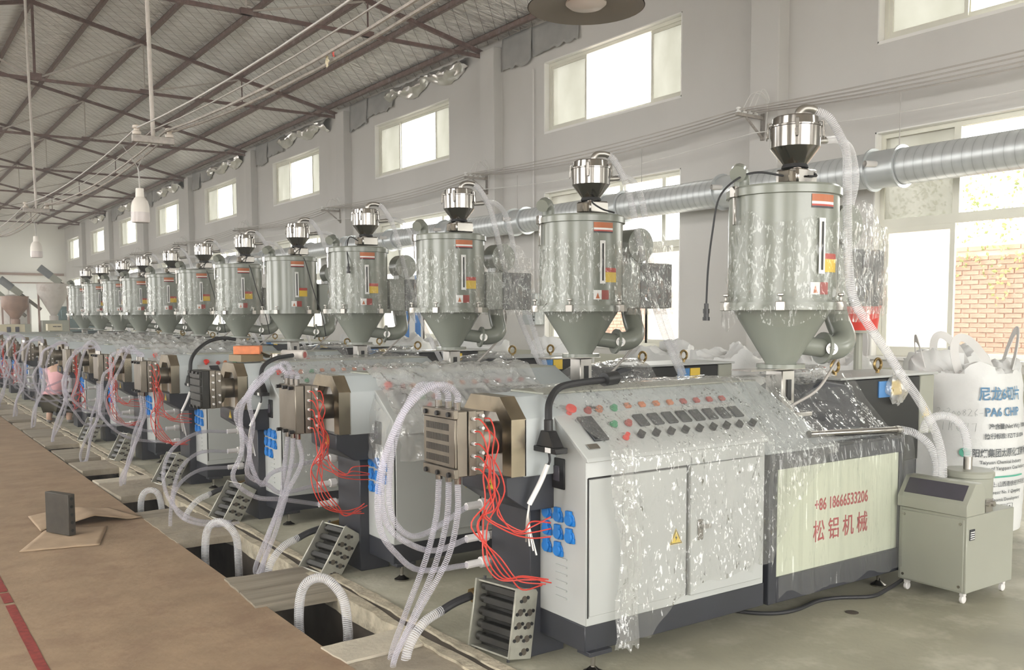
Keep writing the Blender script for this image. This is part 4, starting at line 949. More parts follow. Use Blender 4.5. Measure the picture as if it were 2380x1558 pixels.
# red writing on the panel of the nearest extruder
def front4(x, y, z): return Matrix.Translation(V((x, y, z))) @ MFRONT.to_4x4()
PB = ex[0]
text('+86 18666533206', 0.092, 'ink_red', 'phone_number', front4(4.15, YF+0.0108, 0.545), PB, cond=0.70, bold=0.0015)
for k, ch in enumerate('松铝机械'):
    text(ch, 0.125, 'ink_red', 'painted_character', front4(4.14+0.128*k, YF+0.0108, 0.385), PB, cond=0.82, bold=0.001)
dry = {0: make_dryer('grey hopper dryer on the nearest extruder, wrapped in clear film')}
dry[1] = make_dryer('grey hopper dryer on the second extruder, its orange label bare above the film'); dry[4] = make_dryer('x', film=False)
loa = {0: make_loader('stainless vacuum loader on the nearest grey dryer')}

# suction hoses of the loaders
def hose(pts, r, label, mat='hose', n=10, k=6, nm='water_hose', cat='hose', group=None):
    mb = MB(); mb.tube(smooth(pts, k), r, n); return tag(mb.build(nm, mat), label, cat, group)
HA0 = [(4.515, 3.447, 2.757), (4.575, 3.40, 2.715), (4.625, 3.36, 2.61), (4.605, 3.30, 2.50), (4.545, 3.25, 2.33), (4.485, 3.20, 2.11), (4.43, 3.15, 1.893), (4.412, 3.10, 1.685), (4.475, 3.05, 1.546), (4.573, 3.00, 1.40), (4.66, 2.96, 1.265), (4.77, 2.92, 1.124), (4.885, 2.89, 0.95), (4.945, 2.88, 0.80), (4.97, 2.885, 0.68)]
hose(HA0, 0.024, 'long clear suction hose from the nearest loader down to the grey pump unit', 'hose_big', 12, 5, 'suction_hose', group='loader suction hoses')
HB0 = [(4.60, 3.455, 2.60), (4.80, 3.50, 2.63), (4.99, 3.56, 2.61), (5.10, 3.60, 2.52), (5.14, 3.62, 2.40), (5.10, 3.64, 2.22), (5.06, 3.66, 2.05)]
hose(HB0, 0.024, 'short clear hose from the side pipe of the nearest loader to its blower', 'hose_big', 12, 5, 'suction_hose', group='loader suction hoses')
HA1 = [(4.515, 3.447, 2.757), (4.57, 3.44, 2.72), (4.66, 3.42, 2.57), (4.73, 3.40, 2.33), (4.80, 3.39, 2.05), (4.88, 3.38, 1.80), (4.97, 3.37, 1.55), (5.10, 3.37, 1.30), (5.22, 3.36, 1.08)]
HB1 = [(4.60, 3.455, 2.60), (4.75, 3.50, 2.62), (4.92, 3.56, 2.55), (5.03, 3.60, 2.33), (5.10, 3.62, 2.05), (5.16, 3.60, 1.80), (5.22, 3.56, 1.55), (5.28, 3.50, 1.30), (5.32, 3.46, 1.12)]
hosesA = {}; hosesB = {}
for i in range(1, 12):
    o = V((0, YO[i], 0))
    a = hose([V(p)+o for p in HA1], 0.024, 'clear suction hose curving from the top elbow of the loader on the %s extruder' % nth(i), 'hose_big', 10, 4, 'suction_hose', group='loader suction hoses')
    b = hose([V(p)+o for p in HB1], 0.024, 'clear suction hose from the side pipe of the loader on the %s extruder' % nth(i), 'hose_big', 10, 4, 'suction_hose', group='loader suction hoses')

# copies along the row
index_kids()
src = {3: 1, 4: 1, 6: 5, 7: 5, 8: 5, 9: 5, 10: 5, 11: 5}
DRL = ['', '', 'grey hopper dryer on the third extruder', 'grey hopper dryer on the fourth extruder, its black lead hanging at the left', '', 'grey hopper dryer on the sixth extruder', 'grey hopper dryer on the seventh extruder', 'grey hopper dryer on the eighth extruder', 'grey hopper dryer on the ninth extruder', 'grey hopper dryer on the tenth extruder', 'grey hopper dryer on the eleventh extruder', 'grey hopper dryer at the far end of the row']
for i in range(1, 12):
    if i in src:
        ex[i] = copy_tree(ex[src[i]], None, ('heater_wires',) if i in (6, 7, 10, 11) else ()); ex[i]['label'] = EXL[i]
    if i not in dry:
        dry[i] = copy_tree(dry[1] if i in (2, 3, 6, 9) else dry[0]); dry[i]['label'] = DRL[i]
    elif i == 4: dry[4]['label'] = 'grey hopper dryer on the fifth extruder'
    loa[i] = copy_tree(loa[0]); loa[i]['label'] = 'stainless vacuum loader on the dryer of the %s extruder' % nth(i)
for i in range(12):
    ex[i].location = (3.6, 3.45+YO[i], 0); dry[i].location = (HX, HY+YO[i], 1.283); loa[i].location = (LX, LY+YO[i], 2.325)

# control leads of the loaders
lead0 = [(4.27, 3.46, 2.37), (4.12, 3.52, 2.385), (4.00, 3.56, 2.345), (3.90, 3.60, 2.24), (3.87, 3.62, 2.05), (3.85, 3.63, 1.85), (3.85, 3.64, 1.66)]
def lead(pts, label, plug=True):
    t = empty('control_lead', pts[0], label, 'cable', 'control leads of the loaders')
    MB().tube(smooth(pts, 6), 0.006, 6).build('cord', 'black_rubber', t)
    if plug:
        p = V(pts[-1]); MB().cyl(p, p-V((0, 0, 0.03)), 0.012, n=8).cyl(p-V((0, 0, 0.03)), p-V((0, 0, 0.055)), 0.018, n=10).cyl(p-V((0, 0, 0.055)), p-V((0, 0, 0.075)), 0.014, n=8).cyl(p-V((0, 0, 0.075)), p-V((0, 0, 0.095)), 0.02, n=10).build('plug', 'black', t)
lead(lead0, 'thin black lead hanging from the nearest loader, ending in a round plug')
lead([(4.40, 3.43, 2.43), (4.46, 3.39, 2.38), (4.38, 3.385, 2.37)], 'short black lead curling over the steel box of the nearest loader', False)
lead([V(p)+V((0, YO[1], 0)) for p in [(4.40, 3.42, 2.43), (4.30, 3.37, 2.40), (4.36, 3.33, 2.35), (4.50, 3.36, 2.335)]], 'black lead looped over the steel box of the second loader', False)
lead([V(p)+V((0, YO[3], 0)) for p in [(4.27, 3.43, 2.37), (4.14, 3.36, 2.40), (4.08, 3.30, 2.28), (4.05, 3.21, 2.12)]], 'short black lead hanging beside the lid of the fourth dryer')
for i in (4, 5, 6, 8, 9, 11):
    lead([V(p)+V((0, YO[i], 0)) for p in [(4.40, 3.42, 2.43), (4.32, 3.30, 2.33), (4.33, 3.15, 2.25), (4.42, 3.13, 1.9), (4.52, 3.12, 1.6), (4.58, 3.15, 1.35)]], 'thin black lead trailing down across the dryer of the %s extruder' % nth(i), False)
for i in range(12):
    o = V((0, YO[i], 0)); hose([V(p)+o for p in [(4.90, 3.53, 1.66), (4.88, 3.48, 1.55), (4.78, 3.42, 1.40), (4.60, 3.38, 1.26), (4.45, 3.36, 1.16), (4.28, 3.40, 1.08)]], 0.009, 'thin grey cable hanging from the blower of the dryer on the %s extruder' % nth(i), 'ivory_cable', 6, 4, 'blower_cable', 'cable', 'blower cables')

# cooling hoses at the dies
L1 = [(2.088, 3.41, 1.22), (2.085, 3.405, 1.26), (2.02, 3.40, 1.305), (1.925, 3.40, 1.285), (1.83, 3.42, 1.19), (1.762, 3.45, 1.03), (1.74, 3.48, 0.86), (1.77, 3.52, 0.69), (1.86, 3.56, 0.57), (2.05, 3.68, 0.435), (2.385, 3.81, 0.378)]
L2 = [(2.088, 3.485, 1.22), (2.08, 3.485, 1.265), (2.00, 3.49, 1.30), (1.88, 3.50, 1.20), (1.80, 3.51, 1.02), (1.775, 3.52, 0.85), (1.815, 3.54, 0.70), (1.93, 3.57, 0.60), (2.13, 3.68, 0.515), (2.385, 3.81, 0.508)]
L3 = [(2.088, 3.57, 1.22), (2.08, 3.575, 1.265), (2.00, 3.59, 1.29), (1.91, 3.60, 1.13), (1.865, 3.61, 0.93), (1.87, 3.62, 0.74), (1.945, 3.62, 0.63), (2.10, 3.70, 0.60), (2.385, 3.81, 0.668)]
B1 = [(2.088, 3.41, 0.875), (2.09, 3.42, 0.72), (2.06, 3.46, 0.53), (1.98, 3.56, 0.30), (1.93, 3.70, 0.06), (1.93, 3.74, -0.05)]
B2 = [(2.088, 3.485, 0.875), (2.085, 3.50, 0.70), (2.05, 3.54, 0.50), (1.99, 3.62, 0.27), (1.955, 3.74, 0.05), (1.95, 3.78, -0.05)]
B3 = [(2.088, 3.57, 0.875), (2.075, 3.575, 0.70), (2.03, 3.60, 0.50), (1.98, 3.68, 0.27), (1.965, 3.80, 0.05), (1.96, 3.83, -0.05)]
od = ['first', 'second', 'third']
for i in (0, 1, 3, 4, 5, 6, 7, 8, 9):
    rnd = random.Random(40+i); o = V((0, YO[i], 0)); j = lambda p, s: V(p)+o+V((rnd.uniform(-s, s), rnd.uniform(-s, s)*0.6, rnd.uniform(-s, s)))
    for q, pts in enumerate((L1, L2, L3)):
        s = 0 if i == 0 else 0.05
        hose([V(pts[0])+o, V(pts[1])+o]+[j(p, s) for p in pts[2:-1]]+[V(pts[-1])+o], 0.0135, 'clear hose looping left from the %s top fitting of the die, %s extruder' % (od[q], nth(i)), 'hose', 10 if i < 4 else 7, 5 if i < 4 else 3, group='cooling hoses looped above the dies')
    for q, pts in enumerate((B1, B2, B3)):
        s = 0 if i == 0 else 0.03
        hose([V(pts[0])+o]+[j(p, s) for p in pts[1:]], 0.0135, 'clear hose hanging from the %s bottom fitting of the die, %s extruder' % (od[q], nth(i)), 'hose', 10 if i < 4 else 7, 5 if i < 4 else 3, group='cooling hoses dropping to the trench')
o = V((0, YO[2], 0))
for q, pts in enumerate([[(2.385, 3.81, 0.668), (2.12, 3.70, 0.69), (1.88, 3.55, 0.60), (1.80, 3.52, 0.42), (1.83, 3.45, 0.22), (1.98, 3.38, 0.08), (2.25, 3.36, 0.03)], [(2.385, 3.81, 0.508), (2.12, 3.66, 0.54), (1.95, 3.56, 0.46), (1.88, 3.55, 0.30), (1.86, 3.58, 0.10), (1.86, 3.6, -0.06)], [(2.385, 3.81, 0.378), (2.12, 3.68, 0.40), (1.93, 3.56, 0.33), (1.86, 3.50, 0.20), (1.92, 3.42, 0.08), (2.10, 3.34, 0.025), (2.30, 3.33, 0.02)]]):
    hose([V(p)+o for p in pts], 0.0135, 'clear spiral hose drooping from the %s water inlet of the third extruder' % od[q], 'hose', 10, 5, group='hoses at the water inlets')
# hoses in the trench, brass valves
hose([(1.90, 4.72, -0.35), (1.875, 4.72, -0.05), (1.90, 4.70, 0.14), (1.98, 4.62, 0.19), (2.045, 4.53, 0.10), (2.06, 4.50, -0.06), (2.06, 4.50, -0.16)], 0.026, 'thick clear hose arching out of the nearest trench opening', 'hose_big', 12, 6, 'trench_hose', group='arched trench hoses')
hose([(1.90, 6.45, -0.30), (1.89, 6.45, -0.05), (1.91, 6.43, 0.13), (1.98, 6.36, 0.18), (2.05, 6.28, 0.09), (2.06, 6.26, -0.10), (2.06, 6.26, -0.25)], 0.026, 'thick clear hose arching out of the second trench opening', 'hose_big', 12, 6, 'trench_hose', group='arched trench hoses')
hose([(1.92, 8.35, -0.30), (1.91, 8.35, -0.02), (1.95, 8.33, 0.09), (2.03, 8.28, 0.08), (2.06, 8.26, -0.06), (2.06, 8.26, -0.25)], 0.026, 'thick clear hose arching out of the third trench opening', 'hose_big', 12, 6, 'trench_hose', group='arched trench hoses')
for i in (0, 1, 2):
    o = V((0, YO[i], 0)); t = empty('drain_valve', V((2.45, 3.85, 0.2))+o, 'brass strainer valve on a dark drain pipe under the %s extruder' % nth(i), 'valve', 'brass drain valves')
    y = 3.80
    MB().tube([V(p)+o for p in smooth([(2.75, y, 0.245), (2.52, y, 0.235)], 3)], 0.02, 10).build('pipe', 'black_rubber', t)
    MB().cyl(V((2.54, y, 0.236))+o, V((2.40, y, 0.225))+o, 0.028, n=12).cyl(V((2.54, y, 0.236))+o, V((2.52, y, 0.235))+o, 0.036, n=8).cyl(V((2.42, y, 0.227))+o, V((2.40, y, 0.225))+o, 0.036, n=8).cyl(V((2.47, y, 0.23))+o, V((2.50, y-0.03, 0.17))+o, 0.026, n=10).build('valve_body', 'brass', t)
    MB().tube(smooth([V(p)+o for p in [(2.40, y, 0.225), (2.30, y, 0.205), (2.22, y+0.01, 0.17)]], 4), 0.021, 10).build('rubber_sleeve', 'black_rubber', t)
    hose([V(p)+o for p in [(2.24, y+0.01, 0.18), (2.13, y, 0.14), (2.04, y-0.02, 0.05), (2.0, y-0.03, -0.08)]], 0.023, 'grey drain hose from the brass valve of the %s extruder into the trench' % nth(i), 'hose_big', 12, 5, 'drain_hose', group='drain hoses')

# heater plug leads of some consoles
def plug_lead(i, pts, label, sleeve=True):
    o = V((0, YO[i], 0)); t = empty('heater_lead', V((2.53, 3.40, 1.0))+o, label, 'cable', 'heavy heater leads')
    MB().tube([p+o for p in smooth(pts, 6)], 0.017, 9).build('cord', 'black_rubber', t)
    p = V(pts[-1])+o
    MB().cyl(p+V((0, 0, 0.02)), p-V((0, 0, 0.04)), 0.021, n=10).add([p+V(q) for q in [(-0.03, 0.055, -0.10), (0.03, 0.055, -0.10), (0.03, -0.075, -0.10), (-0.03, -0.075, -0.10), (-0.022, 0.03, -0.03), (0.022, 0.03, -0.03), (0.022, -0.03, -0.03), (-0.022, -0.03, -0.03)]], [(3, 2, 1, 0), (4, 5, 6, 7), (0, 1, 5, 4), (1, 2, 6, 5), (2, 3, 7, 6), (3, 0, 4, 7)]).box(p.x-0.034, p.x+0.034, p.y-0.095, p.y+0.075, p.z-0.125, p.z-0.10).build('connector', 'black', t, bevel=0.003)
    MB().box(p.x-0.0355, p.x-0.034, p.y-0.06, p.y-0.02, p.z-0.122, p.z-0.10).build('connector_label', 'white', t)
    if sleeve:
        MB().tube(smooth([p+V(q) for q in [(0, 0, -0.12), (0.0, -0.01, -0.16), (-0.005, 0.0, -0.19)]], 4), 0.006, 6).build('tail', 'black_rubber', t)
        MB().tube(smooth([p+V(q) for q in [(-0.005, 0.0, -0.18), (-0.03, 0.02, -0.26), (-0.07, 0.05, -0.36)]], 4), 0.012, 8).build('white_sleeve', 'white', t)
        for k in range(4):
            MB().tube(smooth([p+V(q) for q in [(-0.07, 0.05, -0.36), (-0.085+0.01*k, 0.05+0.008*k, -0.45), (-0.08+0.012*k, 0.06-0.01*k, -0.53-0.02*k)]], 4), 0.004, 5).build('loose_wire', 'wire_white' if k % 2 else 'steel_dull', t)
plug_lead(0, [(2.95, 3.44, 1.285), (2.78, 3.42, 1.28), (2.62, 3.38, 1.265), (2.51, 3.31, 1.21), (2.47, 3.265, 1.12)], 'heavy black heater lead plugged at the corner of the nearest console')
plug_lead(2, [(2.80, 3.44, 1.285), (2.63, 3.38, 1.265), (2.51, 3.31, 1.21), (2.47, 3.265, 1.12)], 'heavy black heater lead hanging off the console of the third extruder')
plug_lead(3, [(2.98, 3.50, 1.37), (2.86, 3.49, 1.385), (2.72, 3.46, 1.36), (2.58, 3.36, 1.29), (2.49, 3.28, 1.20), (2.47, 3.265, 1.08)], 'heavy black heater lead arching over the bare console of the fourth extruder')
t = empty('lead_socket', (2.90, 3.47, 1.25), 'black socket block at the ridge of the nearest console under film', 'socket')
MB().cyl((2.93, 3.43, 1.287), (3.02, 3.45, 1.292), 0.034, n=14).build('socket_body', 'black', t)

# ============================================================ plastic film
def drape(name, fn, nu, nv, mat, label, yo=0.0):
    mb = MB(); mb.grid(lambda u, v: V(fn(u, v))+V((0, yo, 0)), nu, nv); return tag(mb.build(name, mat, fixn=False), label, 'plastic film', 'plastic film on the machines')
def console_sheet(xl, xr, bottom, seed, amp=1.0, wrinkle=1.0, back=3.66):
    """xl, xr: left and right edge along the path s in 0..1; bottom: lower hem as a function of u"""
    pl = [(back, 1.248), (3.42, 1.252), (3.088, 0.992), (3.072, 0.955)]
    def fn(u, v):
        zb = bottom(u); path = pl+[(3.066, zb)]
        L = [0]
        for a, b in zip(path, path[1:]): L.append(L[-1]+math.hypot(b[0]-a[0], b[1]-a[1]))
        s = v*L[-1]; k = 0
        while k < len(L)-2 and s > L[k+1]: k += 1
        t = (s-L[k])/max(1e-6, L[k+1]-L[k]); y = path[k][0]+(path[k+1][0]-path[k][0])*t; z = path[k][1]+(path[k+1][1]-path[k][1])*t
        x = xl(v)+(xr(v)-xl(v))*u
        h = 0.006+0.012*wrinkle*(0.5+0.5*noise.noise(V((x*9, v*7, seed))))+0.010*wrinkle*max(0, noise.noise(V((x*19, v*17, seed+9))))
        if v > 0.75: h += 0.02*(v-0.75)*4*noise.noise(V((x*13, v*3, seed+4)))+0.012*(v-0.75)*4
        if k == 0: n = (0, 1)
        elif k == 1: n = (-0.58, 0.81)
        else: n = (-1, 0.1)
        x += 0.02*amp*noise.noise(V((u*5, v*6, seed+2)))
        return (x, y+n[0]*h, z+n[1]*h)
    return fn
ip = lambda pts: (lambda v: next((a[1]+(b[1]-a[1])*((v-a[0])/(b[0]-a[0])) for a, b in zip(pts, pts[1:]) if v <= b[0]+1e-9), pts[-1][1]))
f0 = console_sheet(ip([(0, 2.42), (0.18, 2.50), (0.45, 2.70), (0.6, 2.74), (1, 2.70)]), ip([(0, 3.80), (0.18, 3.80), (0.45, 3.745), (1, 3.72)]), lambda u: 0.14+0.30*min(1, max(0, (u-0.18)*2.2))**0.7*(1-0.5*u)+0.05*noise.noise(V((u*7, 3, 1)))+(0.06 if u > 0.85 else 0), 1)
s0 = drape('plastic_sheet', f0, 90, 110, 'film', 'clear crinkled plastic sheet over the nearest console and cabinet doors')
BASE[s0.name] = s0.location.copy()
def hem(u, v):
    z = 0.98-(0.87+0.04*noise.noise(V((u*6, 3, 2))))*v; x = 2.66+0.13*u+0.05*noise.noise(V((v*3, 1, 7)))+0.03*math.sin(v*2.5); y = 3.062-0.030*abs(noise.noise(V((x*22, z*3, 4))))-0.018*abs(noise.noise(V((x*50, z*8, 9))))-0.02*max(0, v-0.85)*6*u
    if v < 0.06: y += (0.06-v)*0.5; z += (0.06-v)*0.4
    return (x, y, z)
hm = MB(); hm.grid(hem, 22, 90); hm.build('folded_edge', 'film_milky', s0, fixn=False)
def rear(u, v):
    x = 3.74+0.62*u-0.12*v*u; L_ = [(3.50, 1.252), (3.43, 1.252), (3.092, 0.905), (3.080, 0.86), (3.075, 0.28+0.62*u**0.7+0.05*noise.noise(V((u*6, 2, 3))))]
    s = v*4; k = min(3, int(s)); t = s-k; y = L_[k][0]+(L_[k+1][0]-L_[k][0])*t; z = L_[k][1]+(L_[k+1][1]-L_[k][1])*t
    if k <= 1: x = min(x, 4.02+(1.25-z)*0.95)
    h = 0.010+0.010*noise.noise(V((x*20, v*2, 8)))+0.006*noise.noise(V((x*45, v*3, 1)))
    return (x, y-(h if k >= 1 else 0)*0.7, z+(h if k < 2 else 0)*0.7)
drape('plastic_sheet', rear, 40, 60, 'film', 'clear film stretched over the sloping rear housing of the nearest extruder, hanging as a flap')
f1 = console_sheet(ip([(0, 2.50), (0.3, 2.54), (0.7, 2.56), (1, 2.56)]), ip([(0, 3.78), (1, 3.72)]), lambda u: 0.84+0.10*noise.noise(V((u*6, 8, 1)))-0.1*(u < 0.15), 5, 1.0, 3.0)
drape('plastic_sheet', f1, 90, 70, 'film_heap', 'wrinkled milky plastic sheet over the console of the second extruder', YO[1])
def side1(u, v):
    y = 3.12+0.34*u; z = 0.98+0.20*u-(0.42+0.16*noise.noise(V((u*5, 2, 2))))*v*(1-0.25*u); x = 2.545-0.05*v*(0.5+noise.noise(V((u*6, v*4, 9))))-0.02*math.sin(v*3)
    return (x, y, z)
drape('plastic_sheet', side1, 30, 30, 'film_milky', 'ragged plastic flap hanging off the left end of the second console', YO[1])
f2 = console_sheet(ip([(0, 2.58), (0.3, 2.62), (0.6, 2.64), (1, 2.62)]), ip([(0, 3.78), (1, 3.70)]), lambda u: 0.28+0.06*noise.noise(V((u*8, 5, 1))), 9, 1.0, 1.5)
drape('plastic_sheet', f2, 60, 70, 'film_milky', 'clear plastic sheet over the console and doors of the third extruder', YO[2])
f3 = console_sheet(ip([(0, 2.56), (1, 2.66)]), ip([(0, 3.85), (1, 3.76)]), lambda u: 0.88+0.06*noise.noise(V((u*6, 1, 1))), 13, 1.0, 5.5)
for i in (4, 5, 6, 7): drape('plastic_sheet', f3, 60, 50, 'film_heap', 'heap of wrinkled plastic sheeting on the console of the %s extruder' % nth(i), YO[i])
def panel_film(u, v):
    x = 3.80+1.20*u
    P_ = [(3.57, 1.222), (3.44, 1.07), (3.27, 0.922), (3.10, 0.893), (3.085, 0.80), (3.075, 0.13+0.05*noise.noise(V((u*7, 1, 4))))]
    s = v*5; k = min(4, int(s)); t = s-k; y = P_[k][0]+(P_[k+1][0]-P_[k][0])*t; z = P_[k][1]+(P_[k+1][1]-P_[k][1])*t
    if v < 0.62 and u < 0.42: z = max(z, 1.25-(3.43-min(y, 3.43))*1.13 if x < 4.12 else z)
    if v < 0.5: x = x+0.12*(0.5-v)*(1 if u > 0.3 else 2.2)
    r = noise.noise(V((x*9, v*1.2, 3)))*0.018+noise.noise(V((x*22, v*2.0, 6)))*0.008
    return (x, y-abs(r)-0.006, z+0.4*r+0.01)
drape('plastic_sheet', panel_film, 90, 60, 'film_drape', 'clear stretch film pulled over the gearbox and dark panel of the nearest extruder')
def gear_film(u, v):
    a = 0.05+3.0*v; x = 4.38+0.62*u; r = 0.17+0.02*noise.noise(V((u*7, v*7, 3)))+0.05*u
    return (x, 3.68-(r+0.05)*math.cos(a), 1.02+(r+0.02)*math.sin(a))
for i in (1, 2, 3, 4): drape('plastic_sheet', gear_film, 20, 22, 'film_milky', 'bunched plastic film on the gearbox of the %s extruder' % nth(i), YO[i])
def bunch(c, r, seed):
    def fn(u, v):
        th = math.pi*v; ph = 2*math.pi*u; k = 1+0.5*noise.noise(V((math.cos(ph)*2+seed, math.sin(ph)*2, v*4)))+0.2*noise.noise(V((math.cos(ph)*6+seed, math.sin(ph)*6, v*9)))
        return (c[0]+r[0]*k*math.sin(th)*math.cos(ph), c[1]+r[1]*k*math.sin(th)*math.sin(ph), c[2]+r[2]*k*math.cos(th))
    return fn
drape('plastic_sheet', bunch((4.62, 3.62, 1.24), (0.24, 0.12, 0.05), 3), 40, 20, 'film_heap', 'crumpled plastic gathered beside the throat of the nearest dryer')
drape('plastic_sheet', bunch((5.52, 3.53, 1.115), (0.10, 0.04, 0.09), 8), 30, 18, 'film_heap', 'torn plastic tuft hanging from the motor cabinet of the nearest extruder')

# steel pipe lying on the base of the nearest machine
t = empty('feed_lance', (4.55, 3.18, 0.9), 'polished steel suction lance lying on the base top of the nearest extruder', 'pipe')
MB().cyl((4.13, 3.155, 0.957), (4.96, 3.14, 0.925), 0.020, n=16).build('lance_tube', 'steel', t)
MB().cyl((4.90, 3.141, 0.927), (4.93, 3.1405, 0.926), 0.024, n=16).build('hose_clip', 'steel_dull', t)
hose([(4.95, 3.14, 0.925), (5.01, 3.09, 0.905), (5.05, 3.02, 0.84), (5.06, 2.98, 0.74), (5.02, 2.95, 0.66)], 0.022, 'grey hose running from the steel lance down behind the pump unit', 'hose_big', 12, 5, 'suction_hose')

# ============================================================ slotted steel blocks on the floor
def make_block(label):
    t = empty('slotted_block', (0, 0, 0), label, 'steel block', 'slotted steel blocks on the floor')
    MB().box(0.012, 0.13, -0.145, 0.145, 0.0, 0.008).build('side_plate', 'block_steel', t); MB().box(0.012, 0.13, -0.145, 0.145, 0.312, 0.32).build('side_plate', 'block_steel', t)
    MB().box(0.0, 0.135, -0.158, -0.145, 0.0, 0.325).build('end_plate', 'block_steel', t, bevel=0.003); MB().box(0.0, 0.135, 0.145, 0.158, 0.0, 0.325).build('end_plate', 'block_steel', t, bevel=0.003)
    MB().box(0.075, 0.108, -0.145, 0.145, 0.008, 0.312).build('back_plate', 'die_black', t)
    for k in range(5):
        z = 0.035+0.060*k; MB().box(0.012, 0.075, -0.145, 0.09, z, z+0.034).cyl((0.042, 0.09, z+0.017), (0.042, 0.132, z+0.017), 0.022, n=10).build('slot_bar', 'die_black', t, bevel=0.004)
    k = 0
    for z, ys in ((0.275, (0.055,)), (0.215, (0.038, 0.095)), (0.155, (0.038, 0.095)), (0.095, (0.038, 0.095)), (0.035, (0.085,))):
        for x in ys:
            MB().cyl((x, -0.160, z), (x, -0.156, z), 0.0165, n=12).build('port', 'port_steel', t)
            for sx, sz in ((-0.019, -0.009), (0.019, 0.009)):
                MB().cyl((x+sx, -0.163, z+sz), (x+sx, -0.156, z+sz), 0.0085, n=8).build('screw', 'black', t)
    for y in (-0.12, 0.12):
        for z in (-0.012, 0.332): MB().cyl((0.03, y, z-0.008), (0.03, y, z+0.008), 0.008, n=6).build('stud', 'black', t)
    return t
blk = make_block('slotted steel block standing against the nearest support column'); index_kids()
blocks = [blk]
for i, lb in ((1, 'slotted steel block tilted against the column of the second extruder'), (2, 'slotted steel block tilted by the hoses of the third extruder'), (3, 'slotted steel block tilted by the column of the fourth extruder'), (4, 'slotted steel block tilted by the column of the fifth extruder'), (5, 'far slotted steel block by the sixth extruder')):
    c = copy_tree(blk); c['label'] = lb; blocks.append(c)
from mathutils import Euler
blocks[0].location = (2.345, 3.575, 0.018); blocks[0].rotation_euler = Euler((math.radians(-3), math.radians(11), math.radians(4)))
for i in range(1, 6):
    blocks[i].location = (2.20+0.02*(i % 2), 3.60+YO[i], 0.02); blocks[i].rotation_euler = Euler((math.radians(-4), math.radians(36-2*i), math.radians(1)))

# ============================================================ pump unit on castors
u = empty('suction_pump_unit', (5.13, 2.88, 0), 'grey vacuum pump unit on castors with a slanted dark display', 'pump unit')
bd = MB().box(4.89, 5.385, 2.69, 3.095, 0.065, 0.492).build('body', 'pump_grey', u, bevel=0.004)
MB().box(4.884, 4.892, 2.705, 3.08, 0.075, 0.475).build('side_panel', 'pump_grey', bd, bevel=0.002)
for y in (2.725, 3.06):
    for z in (0.10, 0.45): MB().cyl((4.885, y, z), (4.881, y, z), 0.008, n=8).build('screw', 'steel', bd)
hd = MB().prism([(4.875, 0.494), (4.875, 0.555), (4.955, 0.668), (5.03, 0.668), (5.06, 0.62), (5.06, 0.494)], 'y', 2.685, 3.10).build('control_head', 'pump_grey', u, bevel=0.003)
dn = V((-0.113, 0, 0.080)).normalized(); du = V((0, -1, 0)); dv = dn.cross(du)
MB().obox(V((4.918, 2.893, 0.616))+dn*0.002, (0.35, 0.096, 0.003), frame(du, dv, dn)).build('display', 'screen_dark', hd)
MB().box(4.915, 4.965, 2.686, 2.69, 0.36, 0.42).build('data_plate', 'frame_dark', bd)
for k in range(4): MB().box(4.92, 4.96, 2.684, 2.686, 0.366+0.012*k, 0.371+0.012*k).build('plate_line', 'white', bd)
cy = MB().lathe([(0.128, 0.49), (0.128, 0.66), (0.136, 0.664), (0.136, 0.69), (0.125, 0.70), (0.0, 0.703)], (5.235, 2.88, 0), 32, cap=False).build('filter_drum', 'pump_grey', u)
MB().lathe([(0.131, 0.528), (0.131, 0.536)], (5.235, 2.88, 0), 32, cap=False).build('drum_seam', 'purple', cy)
MB().cyl((5.22, 2.88, 0.70), (5.22, 2.88, 0.775), 0.024, n=14).build('hose_spigot', 'steel_dull', cy)
MB().cyl((5.07, 2.69, 0.545), (5.07, 2.665, 0.545), 0.012, n=8).cyl((5.115, 2.69, 0.545), (5.115, 2.662, 0.545), 0.016, n=8).box(5.06, 5.13, 2.68, 2.70, 0.50, 0.57).build('switch', 'steel_dull', u)
for x in (4.93, 5.345):
    for y in (2.725, 3.06):
        MB().cyl((x, y-0.010, 0.023), (x, y+0.010, 0.023), 0.023, n=14).box(x-0.014, x+0.014, y-0.014, y+0.014, 0.04, 0.066).build('castor', 'white_plastic', u, bevel=0.003)
hose([(5.22, 2.88, 0.755), (5.22, 2.885, 0.83), (5.20, 2.90, 0.93), (5.13, 2.93, 1.00), (5.04, 2.96, 1.015), (4.96, 2.98, 0.985), (4.93, 2.985, 0.93)], 0.024, 'clear suction hose arching up from the drum of the grey pump unit', 'hose_big', 12, 6, 'suction_hose')
hose([(5.05, 3.11, 0.08), (5.0, 3.13, 0.03), (4.80, 3.10, 0.012), (4.604, 3.07, 0.012), (4.43, 3.16, 0.012), (4.285, 3.19, 0.012), (4.062, 3.16, 0.012), (3.914, 3.19, 0.012), (3.80, 3.30, 0.012), (3.70, 3.5, 0.012)], 0.011, 'black power cord snaking across the floor from the pump unit', 'black_rubber', 8, 6, 'power_cord', 'cord')
struct(MB().cyl((4.295, 2.98, 0.0005), (4.295, 2.98, 0.0025), 0.035, n=16).build('floor_drain', 'pit'))
